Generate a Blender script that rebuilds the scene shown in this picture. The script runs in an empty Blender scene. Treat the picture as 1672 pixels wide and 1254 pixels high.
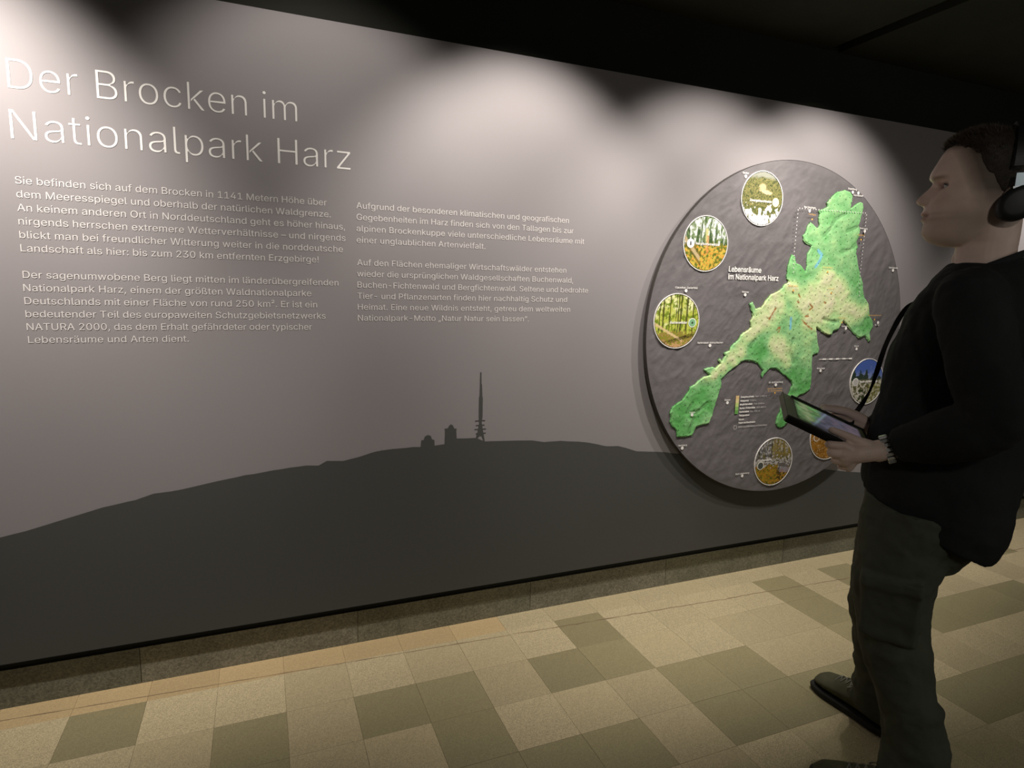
import bpy, math, random
import numpy as np
from mathutils import Vector, Matrix, noise
random.seed(4); rng = np.random.RandomState(7)
S = bpy.context.scene; COL = S.collection

# ---------------------------------------------------------------- camera, light, exposure
CAM_H = 1.36
CAM_R=[[0.926614, -0.37534, 0.022486], [0.034356, 0.144062, 0.988972], [0.37444, 0.915623, -0.146385]]
FOCAL_PX=1009.00
cam = bpy.data.objects.new('camera', bpy.data.cameras.new('camera')); COL.objects.link(cam)
cam.data.sensor_width = 36; cam.data.sensor_fit = 'HORIZONTAL'; cam.data.lens = FOCAL_PX / 1672 * 36
_r, _u, _f = [Vector(v) for v in CAM_R]
cam.matrix_world = Matrix(((_r.x, _u.x, -_f.x, 0), (_r.y, _u.y, -_f.y, 0), (_r.z, _u.z, -_f.z, CAM_H), (0, 0, 0, 1)))
cam.data.clip_start = .05; cam.data.clip_end = 60
S.camera = cam
w = bpy.data.worlds.new('world'); S.world = w; w.use_nodes = True
w.node_tree.nodes['Background'].inputs[0].default_value = (.95, 1, .92, 1)
w.node_tree.nodes['Background'].inputs[1].default_value = .012
S.view_settings.view_transform = 'Standard'; S.view_settings.look = 'None'
S.view_settings.gamma = 1; S.view_settings.use_curve_mapping = False
S.view_settings.exposure = 0

# ceiling spotlights in a row along the wall, each aimed at the printed panel
SPOTS = [(-.87, 156, 2.45, 86, 37, 1.55, .85), (.20, 47, 2.50, 82, 42, 1.55, .65), (.93, 80, 2.45, 88, 32, 1.55, .66), (1.80, 73, 2.44, 88, 33, 1.48, .66), (2.42, 74, 2.45, 90, 31, 1.55, .66), (4.35, 90, 2.45, 90, 33, 1.55, .66)]
for sx, pw, sz, cone, tilt, sy, soft in SPOTS:
    L = bpy.data.lights.new('ceiling_spot', 'SPOT'); L.energy = pw; L.color = (1, .92, .85)
    L.spot_size = math.radians(cone); L.spot_blend = soft; L.shadow_soft_size = .028
    o = bpy.data.objects.new('ceiling_spot', L); COL.objects.link(o); o.location = (sx, sy, sz)
    a = math.radians(tilt)
    o.rotation_euler = Vector((0, math.sin(a), -math.cos(a))).to_track_quat('-Z', 'Y').to_euler()
# added area fill behind the camera, stands in for dim ambient light
L = bpy.data.lights.new('hall_fill', 'AREA'); L.energy = 20; L.color = (1, .97, .88); L.shape = 'RECTANGLE'; L.size = 4; L.size_y = 1.6
o = bpy.data.objects.new('hall_fill', L); COL.objects.link(o); o.location = (3.0, -2.0, 2.3); o.rotation_euler = Vector((-1.2, 3.4, -1.2)).to_track_quat('-Z', 'Y').to_euler()

L = bpy.data.lights.new('fill_spot', 'SPOT'); L.energy = 36; L.color = (1, .95, .86); L.spot_size = math.radians(52); L.spot_blend = 1; L.shadow_soft_size = .12  # added fill spot to brighten the man, no fixture of the hall
o = bpy.data.objects.new('fill_spot', L); COL.objects.link(o); o.location = (.1, -1.3, 2.4); o.rotation_euler = Vector((1.6, 2.4, -1.35)).to_track_quat('-Z', 'Y').to_euler()

# ---------------------------------------------------------------- measured data (metres)
DISC=(2.2879,2.215,1.2057); DISC_R=0.7735
PARK=[(0.18, 0.601), (0.205, 0.629), (0.239, 0.655), (0.284, 0.668), (0.323, 0.663), (0.343, 0.647), (0.344, 0.616), (0.339, 0.589), (0.37, 0.608), (0.397, 0.622), (0.415, 0.618), (0.424, 0.595), (0.417, 0.567), (0.41, 0.532), (0.404, 0.511), (0.416, 0.491), (0.412, 0.456), (0.4, 0.435), (0.411, 0.408), (0.405, 0.379), (0.417, 0.352), (0.433, 0.31), (0.447, 0.282), (0.471, 0.24), (0.48, 0.198), (0.494, 0.169), (0.524, 0.141), (0.536, 0.105), (0.543, 0.079), (0.568, 0.054), (0.576, 0.024), (0.556, -0.005), (0.568, -0.05), (0.552, -0.05), (0.522, -0.02), (0.493, -0.031), (0.472, -0.027), (0.427, 0.002), (0.387, 0.035), (0.36, 0.053), (0.348, 0.031), (0.336, 0.01), (0.303, 0.003), (0.295, -0.015), (0.271, -0.017), (0.241, -0.008), (0.21, 0.01), (0.188, 0.021), (0.199, -0.018), (0.209, -0.054), (0.225, -0.086), (0.216, -0.107), (0.201, -0.108), (0.183, -0.115), (0.183, -0.151), (0.19, -0.208), (0.192, -0.259), (0.189, -0.281), (0.154, -0.3), (0.121, -0.307), (0.095, -0.327), (0.087, -0.377), (0.066, -0.434), (0.041, -0.458), (0.018, -0.464), (-0.003, -0.455), (-0.014, -0.437), (-0.011, -0.408), (0.003, -0.384), (0.011, -0.359), (0.026, -0.331), (0.044, -0.307), (0.056, -0.286), (0.057, -0.276), (0.067, -0.248), (0.056, -0.233), (0.022, -0.211), (-0.008, -0.196), (-0.027, -0.181), (-0.046, -0.172), (-0.078, -0.172), (-0.09, -0.183), (-0.11, -0.2), (-0.122, -0.22), (-0.133, -0.199), (-0.122, -0.179), (-0.141, -0.161), (-0.156, -0.147), (-0.183, -0.136), (-0.209, -0.132), (-0.235, -0.132), (-0.256, -0.138), (-0.275, -0.154), (-0.299, -0.167), (-0.318, -0.18), (-0.346, -0.203), (-0.361, -0.216), (-0.355, -0.24), (-0.365, -0.266), (-0.371, -0.293), (-0.381, -0.32), (-0.39, -0.353), (-0.396, -0.38), (-0.41, -0.413), (-0.43, -0.419), (-0.459, -0.421), (-0.483, -0.426), (-0.489, -0.442), (-0.5, -0.465), (-0.528, -0.468), (-0.56, -0.468), (-0.585, -0.468), (-0.589, -0.443), (-0.598, -0.429), (-0.615, -0.418), (-0.627, -0.394), (-0.626, -0.374), (-0.633, -0.354), (-0.621, -0.328), (-0.603, -0.316), (-0.58, -0.304), (-0.558, -0.285), (-0.54, -0.26), (-0.53, -0.24), (-0.51, -0.231), (-0.488, -0.215), (-0.461, -0.196), (-0.429, -0.191), (-0.459, -0.173), (-0.464, -0.164), (-0.44, -0.157), (-0.412, -0.153), (-0.399, -0.161), (-0.376, -0.142), (-0.387, -0.125), (-0.378, -0.115), (-0.365, -0.129), (-0.35, -0.106), (-0.356, -0.093), (-0.332, -0.083), (-0.317, -0.06), (-0.278, -0.03), (-0.271, -0.014), (-0.255, -0.002), (-0.243, 0.004), (-0.215, 0.021), (-0.222, 0.048), (-0.208, 0.074), (-0.224, 0.107), (-0.234, 0.13), (-0.214, 0.14), (-0.199, 0.117), (-0.194, 0.108), (-0.164, 0.115), (-0.141, 0.142), (-0.11, 0.175), (-0.068, 0.193), (-0.047, 0.204), (-0.036, 0.221), (-0.01, 0.231), (-0.025, 0.244), (-0.026, 0.291), (-0.021, 0.324), (-0.002, 0.358), (0.017, 0.346), (0.025, 0.32), (0.052, 0.314), (0.088, 0.285), (0.088, 0.285), (0.093, 0.312), (0.089, 0.339), (0.091, 0.366), (0.109, 0.4), (0.09, 0.406), (0.066, 0.415), (0.055, 0.431), (0.049, 0.447), (0.066, 0.458), (0.075, 0.491), (0.091, 0.511), (0.11, 0.5), (0.135, 0.485), (0.147, 0.502), (0.139, 0.528), (0.141, 0.549), (0.13, 0.562), (0.165, 0.573), (0.187, 0.585)]
BLOBS=[(0.217, 0.248, 0.05, 1.0), (0.265, 0.179, 0.075, 1.0), (0.35, 0.195, 0.042, 1.0), (0.263, 0.123, 0.092, 1.0), (0.393, 0.103, 0.052, 1.0), (0.473, 0.104, 0.048, 1.0), (0.127, 0.149, 0.065, 1.0), (0.116, 0.087, 0.066, 1.0), (-0.08, 0.132, 0.047, 1.0), (-0.119, 0.091, 0.054, 1.0), (-0.175, 0.037, 0.046, 1.0), (-0.213, -0.009, 0.038, 1.0), (0.01, 0.208, 0.035, 1.0), (0.19, 0.094, 0.058, 1.0), (-0.058, -0.065, 0.04, 1.0), (0.26, -0.004, 0.025, 1.0), (-0.22, -0.014, 0.031, 0.95), (-0.265, -0.081, 0.031, 0.95), (-0.311, -0.12, 0.03, 0.95), (-0.366, -0.159, 0.026, 0.95), (-0.404, -0.191, 0.019, 0.95), (-0.04, -0.056, 0.04, 0.95), (0.032, -0.134, 0.032, 0.95), (0.01, -0.098, 0.032, 0.95), (-0.46, -0.209, 0.027, 0.65), (-0.499, -0.228, 0.019, 0.65), (-0.421, -0.385, 0.031, 0.65), (-0.086, -0.131, 0.024, 0.65), (0.121, -0.114, 0.05, 0.62), (0.103, -0.037, 0.049, 0.62), (0.146, -0.157, 0.025, 0.62), (0.253, 0.616, 0.057, 0.42), (0.206, 0.546, 0.056, 0.42), (0.27, 0.496, 0.048, 0.42), (0.201, 0.445, 0.064, 0.42), (0.354, 0.583, 0.033, 0.42), (0.283, 0.401, 0.066, 0.42), (0.158, 0.341, 0.048, 0.42), (0.105, 0.473, 0.039, 0.42), (0.356, 0.433, 0.042, 0.42), (0.352, 0.321, 0.058, 0.42), (0.046, 0.283, 0.047, 0.2), (0.407, 0.21, 0.051, 0.2), (0.475, 0.162, 0.035, 0.2), (0.513, 0.039, 0.044, 0.2), (0.294, 0.031, 0.042, 0.2), (0.063, 0.066, 0.032, 0.2), (-0.181, -0.061, 0.047, 0.12), (-0.132, -0.11, 0.039, 0.12), (0.108, -0.227, 0.067, 0.12), (0.078, -0.135, 0.041, 0.12), (-0.534, -0.286, 0.052, 0.12), (-0.6, -0.356, 0.044, 0.12), (-0.548, -0.412, 0.052, 0.12), (-0.452, -0.303, 0.045, 0.12), (-0.439, -0.364, 0.038, 0.12), (-0.562, -0.331, 0.044, 0.12), (0.123, -0.278, 0.041, 0.12), (0.01, -0.431, 0.041, 0.12)]
LAKE=[(0.153, 0.382), (0.179, 0.363), (0.167, 0.335), (0.144, 0.307)]
LAKE2=[(0.019, 0.065), (0.021, 0.017)]
MOORS=[[(0.054, 0.175), (0.065, 0.162)], [(0.124, 0.135), (0.15, 0.115), (0.132, 0.104)], [(-0.112, 0.065), (-0.078, 0.112)], [(-0.062, 0.01), (-0.041, 0.024), (-0.048, 0.0)], [(0.087, 0.059), (0.122, 0.031), (0.157, 0.014)], [(0.108, 0.073), (0.126, 0.076)], [(-0.13, 0.071), (-0.111, 0.058)], [(0.221, 0.143), (0.227, 0.137)], [(0.049, 0.144), (0.059, 0.138)]]
RIDGES=[[(0.215, 0.48), (0.246, 0.529), (0.309, 0.56)], [(0.181, 0.451), (0.215, 0.48)], [(0.33, 0.479), (0.395, 0.504)], [(0.305, 0.382), (0.361, 0.395), (0.406, 0.428)], [(0.223, 0.059), (0.312, 0.046)], [(-0.207, -0.07), (-0.184, -0.037)], [(-0.536, -0.359), (-0.488, -0.362), (-0.434, -0.324)], [(-0.521, -0.454), (-0.508, -0.414), (-0.502, -0.388)], [(0.061, -0.148), (0.037, -0.099), (0.048, -0.036)], [(-0.529, -0.346), (-0.515, -0.32)]]
TOWNS=[('Goslar', (-0.306, 0.678), (-0.307, 0.692)), ('Stapelburg', (0.343, 0.662), (0.339, 0.677)), ('Veckenstedt', (0.38, 0.661), (0.382, 0.65)), ('Bad Harzburg', (0.081, 0.558), (0.081, 0.574)), ('Ilsenburg', (0.44, 0.487), (0.439, 0.5)), ('Wernigerode', (0.675, 0.308), (0.675, 0.321)), ('Clausthal-Zellerfeld', (-0.584, 0.179), (-0.583, 0.192)), ('Altenau', (-0.259, 0.168), (-0.26, 0.181)), ('Riefensbeek-Kamschlacken', (-0.436, -0.059), (-0.435, -0.046)), ('Elend', (0.476, -0.086), (0.474, -0.072)), ('Braunlage', (0.246, -0.19), (0.247, -0.178)), ('Sieber', (-0.314, -0.323), (-0.315, -0.31)), ('Lonau', (-0.515, -0.367), (-0.514, -0.356)), ('Herzberg', (-0.551, -0.519), (-0.55, -0.506)), ('Bad Lauterberg', (-0.193, -0.681), (-0.193, -0.669)), ('St. Andreasberg', (-0.033, -0.25), (-0.034, -0.237)), ('Schierke', (0.379, 0.017), (0.38, 0.027)), ('Hohne', (0.599, 0.046), (0.603, 0.034))]
STATIONS=[('Torfhaus', (0.089, 0.542)), ('HohneHof', (0.416, 0.467)), ('Brockenhaus', (0.218, 0.307)), ('Nationalparkhaus', (0.567, 0.083)), ('Oderbrück', (0.345, 0.068)), ('Molkenhaus', (0.013, 0.215)), ('Nationalparkhaus', (-0.046, -0.265)), ('Ilsetal', (0.255, 0.209)), ('St. Andreasberg', (-0.045, -0.276))]
DASHBOX=[(0.002, 0.564), (0.439, 0.571), (0.437, 0.282), (0.448, 0.168), (0.002, 0.564), (0.001, 0.362), (0.007, 0.268)]
LEGEND=[('Zwergstrauchheide', (-0.243, -0.301), (-0.163, -0.3)), ('Waldgrenze', (-0.243, -0.319), (-0.193, -0.317)), ('Bergfichtenwälder', (-0.242, -0.336), (-0.167, -0.334)), ('Buchen-Fichtenwälder', (-0.242, -0.354), (-0.149, -0.351)), ('Buchenwälder', (-0.242, -0.371), (-0.184, -0.37)), ('Fließgewässer', (-0.244, -0.388), (-0.182, -0.387)), ('Moore', (-0.243, -0.407), (-0.213, -0.405)), ('Felsen und Blockhalden', (-0.242, -0.423), (-0.142, -0.422)), ('Grenze des Nationalparks und Grünes Band', (-0.241, -0.442), (-0.071, -0.439))]
LEGBAR=[(-0.268, -0.293), (-0.249, -0.294), (-0.266, -0.379), (-0.248, -0.38)]
MAPTITLE=[('Lebensräume', (-0.362, 0.268), (-0.177, 0.273)), ('im Nationalpark Harz', (-0.362, 0.235), (-0.072, 0.238))]
SCALEBAR=[(0.229, -0.134), (0.452, -0.13)]
ROUNDELS=[(-0.2044, 0.5916), (-0.4958, 0.3815), (-0.6232, 0.0488), (-0.0061, -0.6271), (0.5735, -0.2545), (0.3381, -0.5258)]; ROUND_R=0.1185
RIDGE_LINE=[(-0.759, 0.584), (-0.694, 0.596), (-0.538, 0.636), (-0.488, 0.649), (-0.395, 0.664), (-0.343, 0.68), (-0.268, 0.685), (-0.066, 0.717), (0.053, 0.728), (0.135, 0.734), (0.177, 0.73), (0.206, 0.745), (0.263, 0.74), (0.322, 0.751), (0.382, 0.766), (0.443, 0.771), (0.52, 0.773), (0.55, 0.771), (0.553, 0.797), (0.562, 0.797), (0.566, 0.81), (0.578, 0.816), (0.59, 0.811), (0.594, 0.798), (0.604, 0.794), (0.605, 0.772), (0.644, 0.775), (0.646, 0.829), (0.643, 0.835), (0.658, 0.838), (0.662, 0.847), (0.67, 0.852), (0.678, 0.846), (0.682, 0.835), (0.693, 0.833), (0.691, 0.826), (0.693, 0.794), (0.772, 0.791), (0.81, 0.774), (0.883, 0.771), (0.905, 0.77), (1.013, 0.764), (1.069, 0.753), (1.145, 0.753), (1.232, 0.743), (1.302, 0.73), (1.363, 0.714), (1.425, 0.71), (1.467, 0.698), (1.521, 0.679), (1.588, 0.672), (1.68, 0.662), (2.079, 0.596), (2.745, 0.482), (2.974, 0.448), (3.406, 0.381), (4.409, 0.206)]
MAST=[(0.785, 1.051), (0.791, 1.051), (0.792, 1.005), (0.794, 1.002), (0.796, 0.956), (0.798, 0.951), (0.798, 0.875), (0.795, 0.851), (0.801, 0.819), (0.809, 0.775), (0.804, 0.775), (0.795, 0.797), (0.787, 0.797), (0.777, 0.787), (0.771, 0.79), (0.779, 0.82), (0.784, 0.852), (0.782, 0.876), (0.782, 0.952), (0.784, 0.957), (0.785, 1.003), (0.785, 1.005)]
BARS=[(0.768, 0.859), (0.809, 0.856), (0.771, 0.841), (0.807, 0.839), (0.766, 0.825), (0.813, 0.822), (0.771, 0.808), (0.812, 0.806)]
TEXTS=[('Der Brocken im', -0.6355, 0.1361, 1.898, 0.0825, 't'), ('Nationalpark Harz', -0.6391, 0.305, 1.7612, 0.0825, 't'), ('Sie befinden sich auf dem Brocken in 1141 Metern Höhe über', -0.6392, 0.2242, 1.6383, 0.0205, 'b'), ('dem Meeresspiegel und oberhalb der natürlichen Waldgrenze.', -0.6391, 0.2365, 1.6, 0.0205, 'b'), ('An keinem anderen Ort in Norddeutschland geht es höher hinaus,', -0.64, 0.2833, 1.5617, 0.0205, 'b'), ('nirgends herrschen extremere Wetterverhältnisse – und nirgends', -0.6398, 0.2842, 1.5234, 0.0205, 'b'), ('blickt man bei freundlicher Witterung weiter in die norddeutsche', -0.6406, 0.2747, 1.4851, 0.0205, 'b'), ('Landschaft als hier: bis zum 230 km entfernten Erzgebirge!', -0.641, 0.1934, 1.4467, 0.0205, 'b'), ('Der sagenumwobene Berg liegt mitten im länderübergreifenden', -0.6416, 0.2578, 1.3701, 0.0205, 'b'), ('Nationalpark Harz, einem der größten Waldnationalparke', -0.6429, 0.1669, 1.3318, 0.0205, 'b'), ('Deutschlands mit einer Fläche von rund 250 km². Er ist ein', -0.6432, 0.1849, 1.2935, 0.0205, 'b'), ('bedeutender Teil des europaweiten Schutzgebietsnetzwerks', -0.6434, 0.2126, 1.2551, 0.0205, 'b'), ('NATURA 2000, das dem Erhalt gefährdeter oder typischer', -0.6436, 0.1664, 1.2168, 0.0205, 'b'), ('Lebensräume und Arten dient.', -0.6428, -0.2158, 1.1785, 0.0205, 'b'), ('Aufgrund der besonderen klimatischen und geografischen', 0.3228, 1.147, 1.6365, 0.0205, 'b'), ('Gegebenheiten im Harz finden sich von den Tallagen bis zur', 0.3228, 1.1692, 1.5977, 0.0205, 'b'), ('alpinen Brockenkuppe viele unterschiedliche Lebensräume mit', 0.3223, 1.2195, 1.5589, 0.0205, 'b'), ('einer unglaublichen Artenvielfalt.', 0.3222, 0.7985, 1.5202, 0.0205, 'b'), ('Auf den Flächen ehemaliger Wirtschaftswälder entstehen', 0.3227, 1.1431, 1.4426, 0.0205, 'b'), ('wieder die ursprünglichen Waldgesellschaften Buchenwald,', 0.3222, 1.1758, 1.4038, 0.0205, 'b'), ('Buchen-Fichtenwald und Bergfichtenwald. Seltene und bedrohte', 0.3227, 1.246, 1.365, 0.0205, 'b'), ('Tier- und Pflanzenarten finden hier nachhaltig Schutz und', 0.3222, 1.1511, 1.3262, 0.0205, 'b'), ('Heimat. Eine neue Wildnis entsteht, getreu dem weltweiten', 0.3227, 1.1666, 1.2874, 0.0205, 'b'), ('Nationalpark-Motto „Natur Natur sein lassen“.', 0.3227, 0.9852, 1.2486, 0.0205, 'b')]
TAB_END=[1.3665, 1.299, 1.0686]; TAB_A=[-0.7423, 0.5393, 0.3976]; TAB_L=[-0.6412, -0.7441, -0.1878]; TAB_N=[-0.1945, 0.3943, -0.8981]
LHAND={'wrist': [1.5359, 1.1204, 0.9571], 'wr0': [1.5086, 1.1212, 0.9607], 'palm': [1.4648, 1.1287, 0.9639], 'mcp2': [1.4207, 1.1452, 0.9882], 'pip2': [1.3927, 1.165, 0.9721], 'tip2': [1.4498, 1.1912, 0.9752], 'mcp3': [1.4202, 1.1441, 0.9668], 'pip3': [1.4053, 1.162, 0.9518], 'tip3': [1.4676, 1.1867, 0.9578], 'mcp4': [1.4312, 1.14, 0.9487], 'pip4': [1.4272, 1.1558, 0.9348], 'tip4': [1.4873, 1.1765, 0.945], 'mcp5': [1.4502, 1.1355, 0.9349], 'pip5': [1.4525, 1.149, 0.9226], 'tip5': [1.5042, 1.1623, 0.9335], 'cmc': [1.4791, 1.1262, 0.9851], 'tmcp': [1.4507, 1.1493, 1.0018], 'tip_ip': [1.4215, 1.1708, 1.0073], 'tipt': [1.4023, 1.1837, 1.0116]}
RHAND={'wrist': [1.6641, 1.2385, 1.0003], 'wr0': [1.6489, 1.2511, 1.0059], 'palm': [1.6161, 1.2666, 1.0193], 'mcp2': [1.5791, 1.2886, 1.0281], 'pip2': [1.5438, 1.3018, 1.0201], 'tip2': [1.4986, 1.2532, 1.0108], 'mcp3': [1.5793, 1.281, 1.0149], 'pip3': [1.5477, 1.2856, 0.9974], 'tip3': [1.5107, 1.2445, 0.9869], 'mcp4': [1.5844, 1.2713, 1.0019], 'pip4': [1.5595, 1.2733, 0.9847], 'tip4': [1.534, 1.2381, 0.9725], 'mcp5': [1.5929, 1.2606, 0.9908], 'pip5': [1.5747, 1.2602, 0.9756], 'tip5': [1.5576, 1.2327, 0.9649], 'cmc': [1.6187, 1.2623, 1.0328], 'tmcp': [1.5814, 1.2738, 1.0436], 'tip_ip': [1.541, 1.2881, 1.0502], 'tipt': [1.5147, 1.2955, 1.0565]}

# ---------------------------------------------------------------- helpers
def mat(name, col, rough=.6, metal=0, spec=.5, bump=None, var=None, speck=None, emit=None, attr=None):
    m = bpy.data.materials.new(name); m.use_nodes = True; nt = m.node_tree; b = nt.nodes['Principled BSDF']
    b.inputs['Roughness'].default_value = rough; b.inputs['Metallic'].default_value = metal
    b.inputs['Specular IOR Level'].default_value = spec
    N = nt.nodes.new; K = nt.links.new
    tc = N('ShaderNodeTexCoord'); src = None
    if attr:
        a = N('ShaderNodeAttribute'); a.attribute_name = attr; src = a.outputs['Color']
        if emit: K(src, b.inputs['Emission Color']); b.inputs['Emission Strength'].default_value = emit
    else:
        rgb = N('ShaderNodeRGB'); rgb.outputs[0].default_value = (*col, 1); src = rgb.outputs[0]
        if emit: b.inputs['Emission Color'].default_value = (*col, 1); b.inputs['Emission Strength'].default_value = emit
    if var:                                     # (scale, amount) soft tone variation
        n = N('ShaderNodeTexNoise'); n.inputs['Scale'].default_value = var[0]; n.inputs['Detail'].default_value = 4
        K(tc.outputs['Object'], n.inputs['Vector'])
        mr = N('ShaderNodeMapRange'); mr.inputs['From Min'].default_value = .3; mr.inputs['From Max'].default_value = .7
        mr.inputs['To Min'].default_value = 1 - var[1]; mr.inputs['To Max'].default_value = 1 + var[1]; K(n.outputs[0], mr.inputs[0])
        mx = N('ShaderNodeVectorMath'); mx.operation = 'SCALE'; K(src, mx.inputs[0]); K(mr.outputs[0], mx.inputs['Scale']); src = mx.outputs[0]
    if speck:                                   # (scale, amount) fine mineral speckle
        for sc, am in ((speck[0], speck[1]), (speck[0] * .45, speck[1] * .3)):
            n = N('ShaderNodeTexVoronoi'); n.inputs['Scale'].default_value = sc; K(tc.outputs['Object'], n.inputs['Vector'])
            sp = N('ShaderNodeSeparateColor'); K(n.outputs['Color'], sp.inputs[0])
            mr = N('ShaderNodeMapRange'); mr.inputs['To Min'].default_value = 1 - am; mr.inputs['To Max'].default_value = 1 + am; K(sp.outputs[0], mr.inputs[0])
            mx = N('ShaderNodeVectorMath'); mx.operation = 'SCALE'; K(src, mx.inputs[0]); K(mr.outputs[0], mx.inputs['Scale']); src = mx.outputs[0]
    K(src, b.inputs['Base Color'])
    if bump:                                    # (scale, strength, distance)
        n = N('ShaderNodeTexNoise'); n.inputs['Scale'].default_value = bump[0]; n.inputs['Detail'].default_value = 5
        K(tc.outputs['Object'], n.inputs['Vector'])
        bp = N('ShaderNodeBump'); bp.inputs['Strength'].default_value = bump[1]; bp.inputs['Distance'].default_value = bump[2]
        K(n.outputs[0], bp.inputs['Height']); K(bp.outputs[0], b.inputs['Normal'])
    return m

def tag(o, label=None, cat=None, group=None, kind=None):
    for k, v in (('label', label), ('category', cat), ('group', group), ('kind', kind)):
        if v: o[k] = v
    return o

def link(name, me, m, parent=None, smooth=True):
    o = bpy.data.objects.new(name, me); COL.objects.link(o)
    if m and not me.materials: me.materials.append(m)
    if parent: o.parent = parent; o.matrix_parent_inverse = parent.matrix_basis.inverted()
    if smooth:
        me.polygons.foreach_set('use_smooth', [True] * len(me.polygons))
    return o

def mk(name, v, f, m, parent=None, smooth=False):
    me = bpy.data.meshes.new(name); me.from_pydata([tuple(map(float, p)) for p in v], [], [tuple(map(int, q)) for q in f]); me.update()
    return link(name, me, m, parent, smooth)

def empty(name, loc):
    o = bpy.data.objects.new(name, None); COL.objects.link(o); o.location = loc; o.empty_display_size = .1
    bpy.context.view_layer.update(); return o

def box(x0, x1, y0, y1, z0, z1, c=0):
    if c == 0:
        v = [(x, y, z) for z in (z0, z1) for y in (y0, y1) for x in (x0, x1)]
        return v, [(0, 2, 3, 1), (4, 5, 7, 6), (0, 1, 5, 4), (2, 6, 7, 3), (0, 4, 6, 2), (1, 3, 7, 5)]
    v = [(x0, y0, z0), (x1, y0, z0), (x1, y1, z0), (x0, y1, z0), (x0, y0, z1 - c), (x1, y0, z1 - c), (x1, y1, z1 - c), (x0, y1, z1 - c),
         (x0 + c, y0 + c, z1), (x1 - c, y0 + c, z1), (x1 - c, y1 - c, z1), (x0 + c, y1 - c, z1)]
    f = [(3, 2, 1, 0), (8, 9, 10, 11)]
    for a in (0, 4): f += [(a + i, a + (i + 1) % 4, a + 4 + (i + 1) % 4, a + 4 + i) for i in range(4)]
    return v, f

def join(parts):
    V, F = [], []
    for v, f in parts:
        n = len(V); V += [tuple(p) for p in v]; F += [tuple(i + n for i in q) for q in f]
    return V, F

def rings(R, closed=True, cap=True):
    n = len(R[0]); V = [p for r in R for p in r]; F = []
    for i in range(len(R) - 1):
        for j in range(n if closed else n - 1):
            k = (j + 1) % n; F.append((i * n + j, i * n + k, (i + 1) * n + k, (i + 1) * n + j))
    if cap: F += [tuple(reversed(range(n))), tuple(range((len(R) - 1) * n, len(R) * n))]
    return V, F

def crom(P, k=6):
    P = [np.array(p, float) for p in P]
    if len(P) < 3: return [P[0] + (P[-1] - P[0]) * t for t in np.linspace(0, 1, k + 1)]
    Q = [2 * P[0] - P[1]] + P + [2 * P[-1] - P[-2]]; o = []
    for i in range(1, len(Q) - 2):
        a, b, c, d = Q[i - 1:i + 3]
        for t in np.arange(0, 1, 1 / k):
            o.append(.5 * ((2 * b) + (c - a) * t + (2 * a - 5 * b + 4 * c - d) * t * t + (3 * b - a - 3 * c + d) * t ** 3))
    return o + [P[-1]]

def tube(P, R, n=14, k=5, ref=(0, 0, 1), flat=1.0, dome=True):
    """smooth tapered tube; R radii per control point; flat squashes along the ref direction"""
    A = crom([list(p) + [r] for p, r in zip(P, R)], k)
    pts = [Vector(a[:3]) for a in A]; rad = [max(a[3], .0006) for a in A]
    if dome:
        d0 = (pts[0] - pts[1]).normalized(); d1 = (pts[-1] - pts[-2]).normalized()
        pre = [(pts[0] + d0 * rad[0] * s, rad[0] * c) for s, c in ((.97, .25), (.72, .69))]
        post = [(pts[-1] + d1 * rad[-1] * s, rad[-1] * c) for s, c in ((.72, .69), (.97, .25))]
        pts = [p for p, _ in pre] + pts + [p for p, _ in post]; rad = [r for _, r in pre] + rad + [r for _, r in post]
    Rg = []; s = None
    for i, p in enumerate(pts):
        t = (pts[min(i + 1, len(pts) - 1)] - pts[max(i - 1, 0)]).normalized()
        if s is None:
            s = t.cross(Vector(ref))
            if s.length < .3: s = t.cross(Vector((1, .3, .2)))
        s = (s - t * s.dot(t)).normalized(); u = s.cross(t)
        Rg.append([p + (s * math.cos(q) + u * math.sin(q) * flat) * rad[i] for q in np.linspace(0, 2 * math.pi, n, endpoint=False)])
    return rings(Rg)

def ell(c, r, n=16, M=None):
    V = []; 
    for i in range(1, n):
        a = math.pi * i / n
        for j in range(2 * n):
            b = math.pi * j / n
            V.append(Vector((math.sin(a) * math.cos(b) * r[0], math.sin(a) * math.sin(b) * r[1], math.cos(a) * r[2])))
    F = [(i * 2 * n + j, (i + 1) * 2 * n + j, (i + 1) * 2 * n + (j + 1) % (2 * n), i * 2 * n + (j + 1) % (2 * n)) for i in range(n - 2) for j in range(2 * n)]
    V += [Vector((0, 0, r[2])), Vector((0, 0, -r[2]))]; T = len(V) - 2
    F += [(T, j, (j + 1) % (2 * n)) for j in range(2 * n)]
    b0 = (n - 2) * 2 * n; F += [(T + 1, b0 + (j + 1) % (2 * n), b0 + j) for j in range(2 * n)]
    if M: V = [M @ v for v in V]
    return [v + Vector(c) for v in V], F

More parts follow.
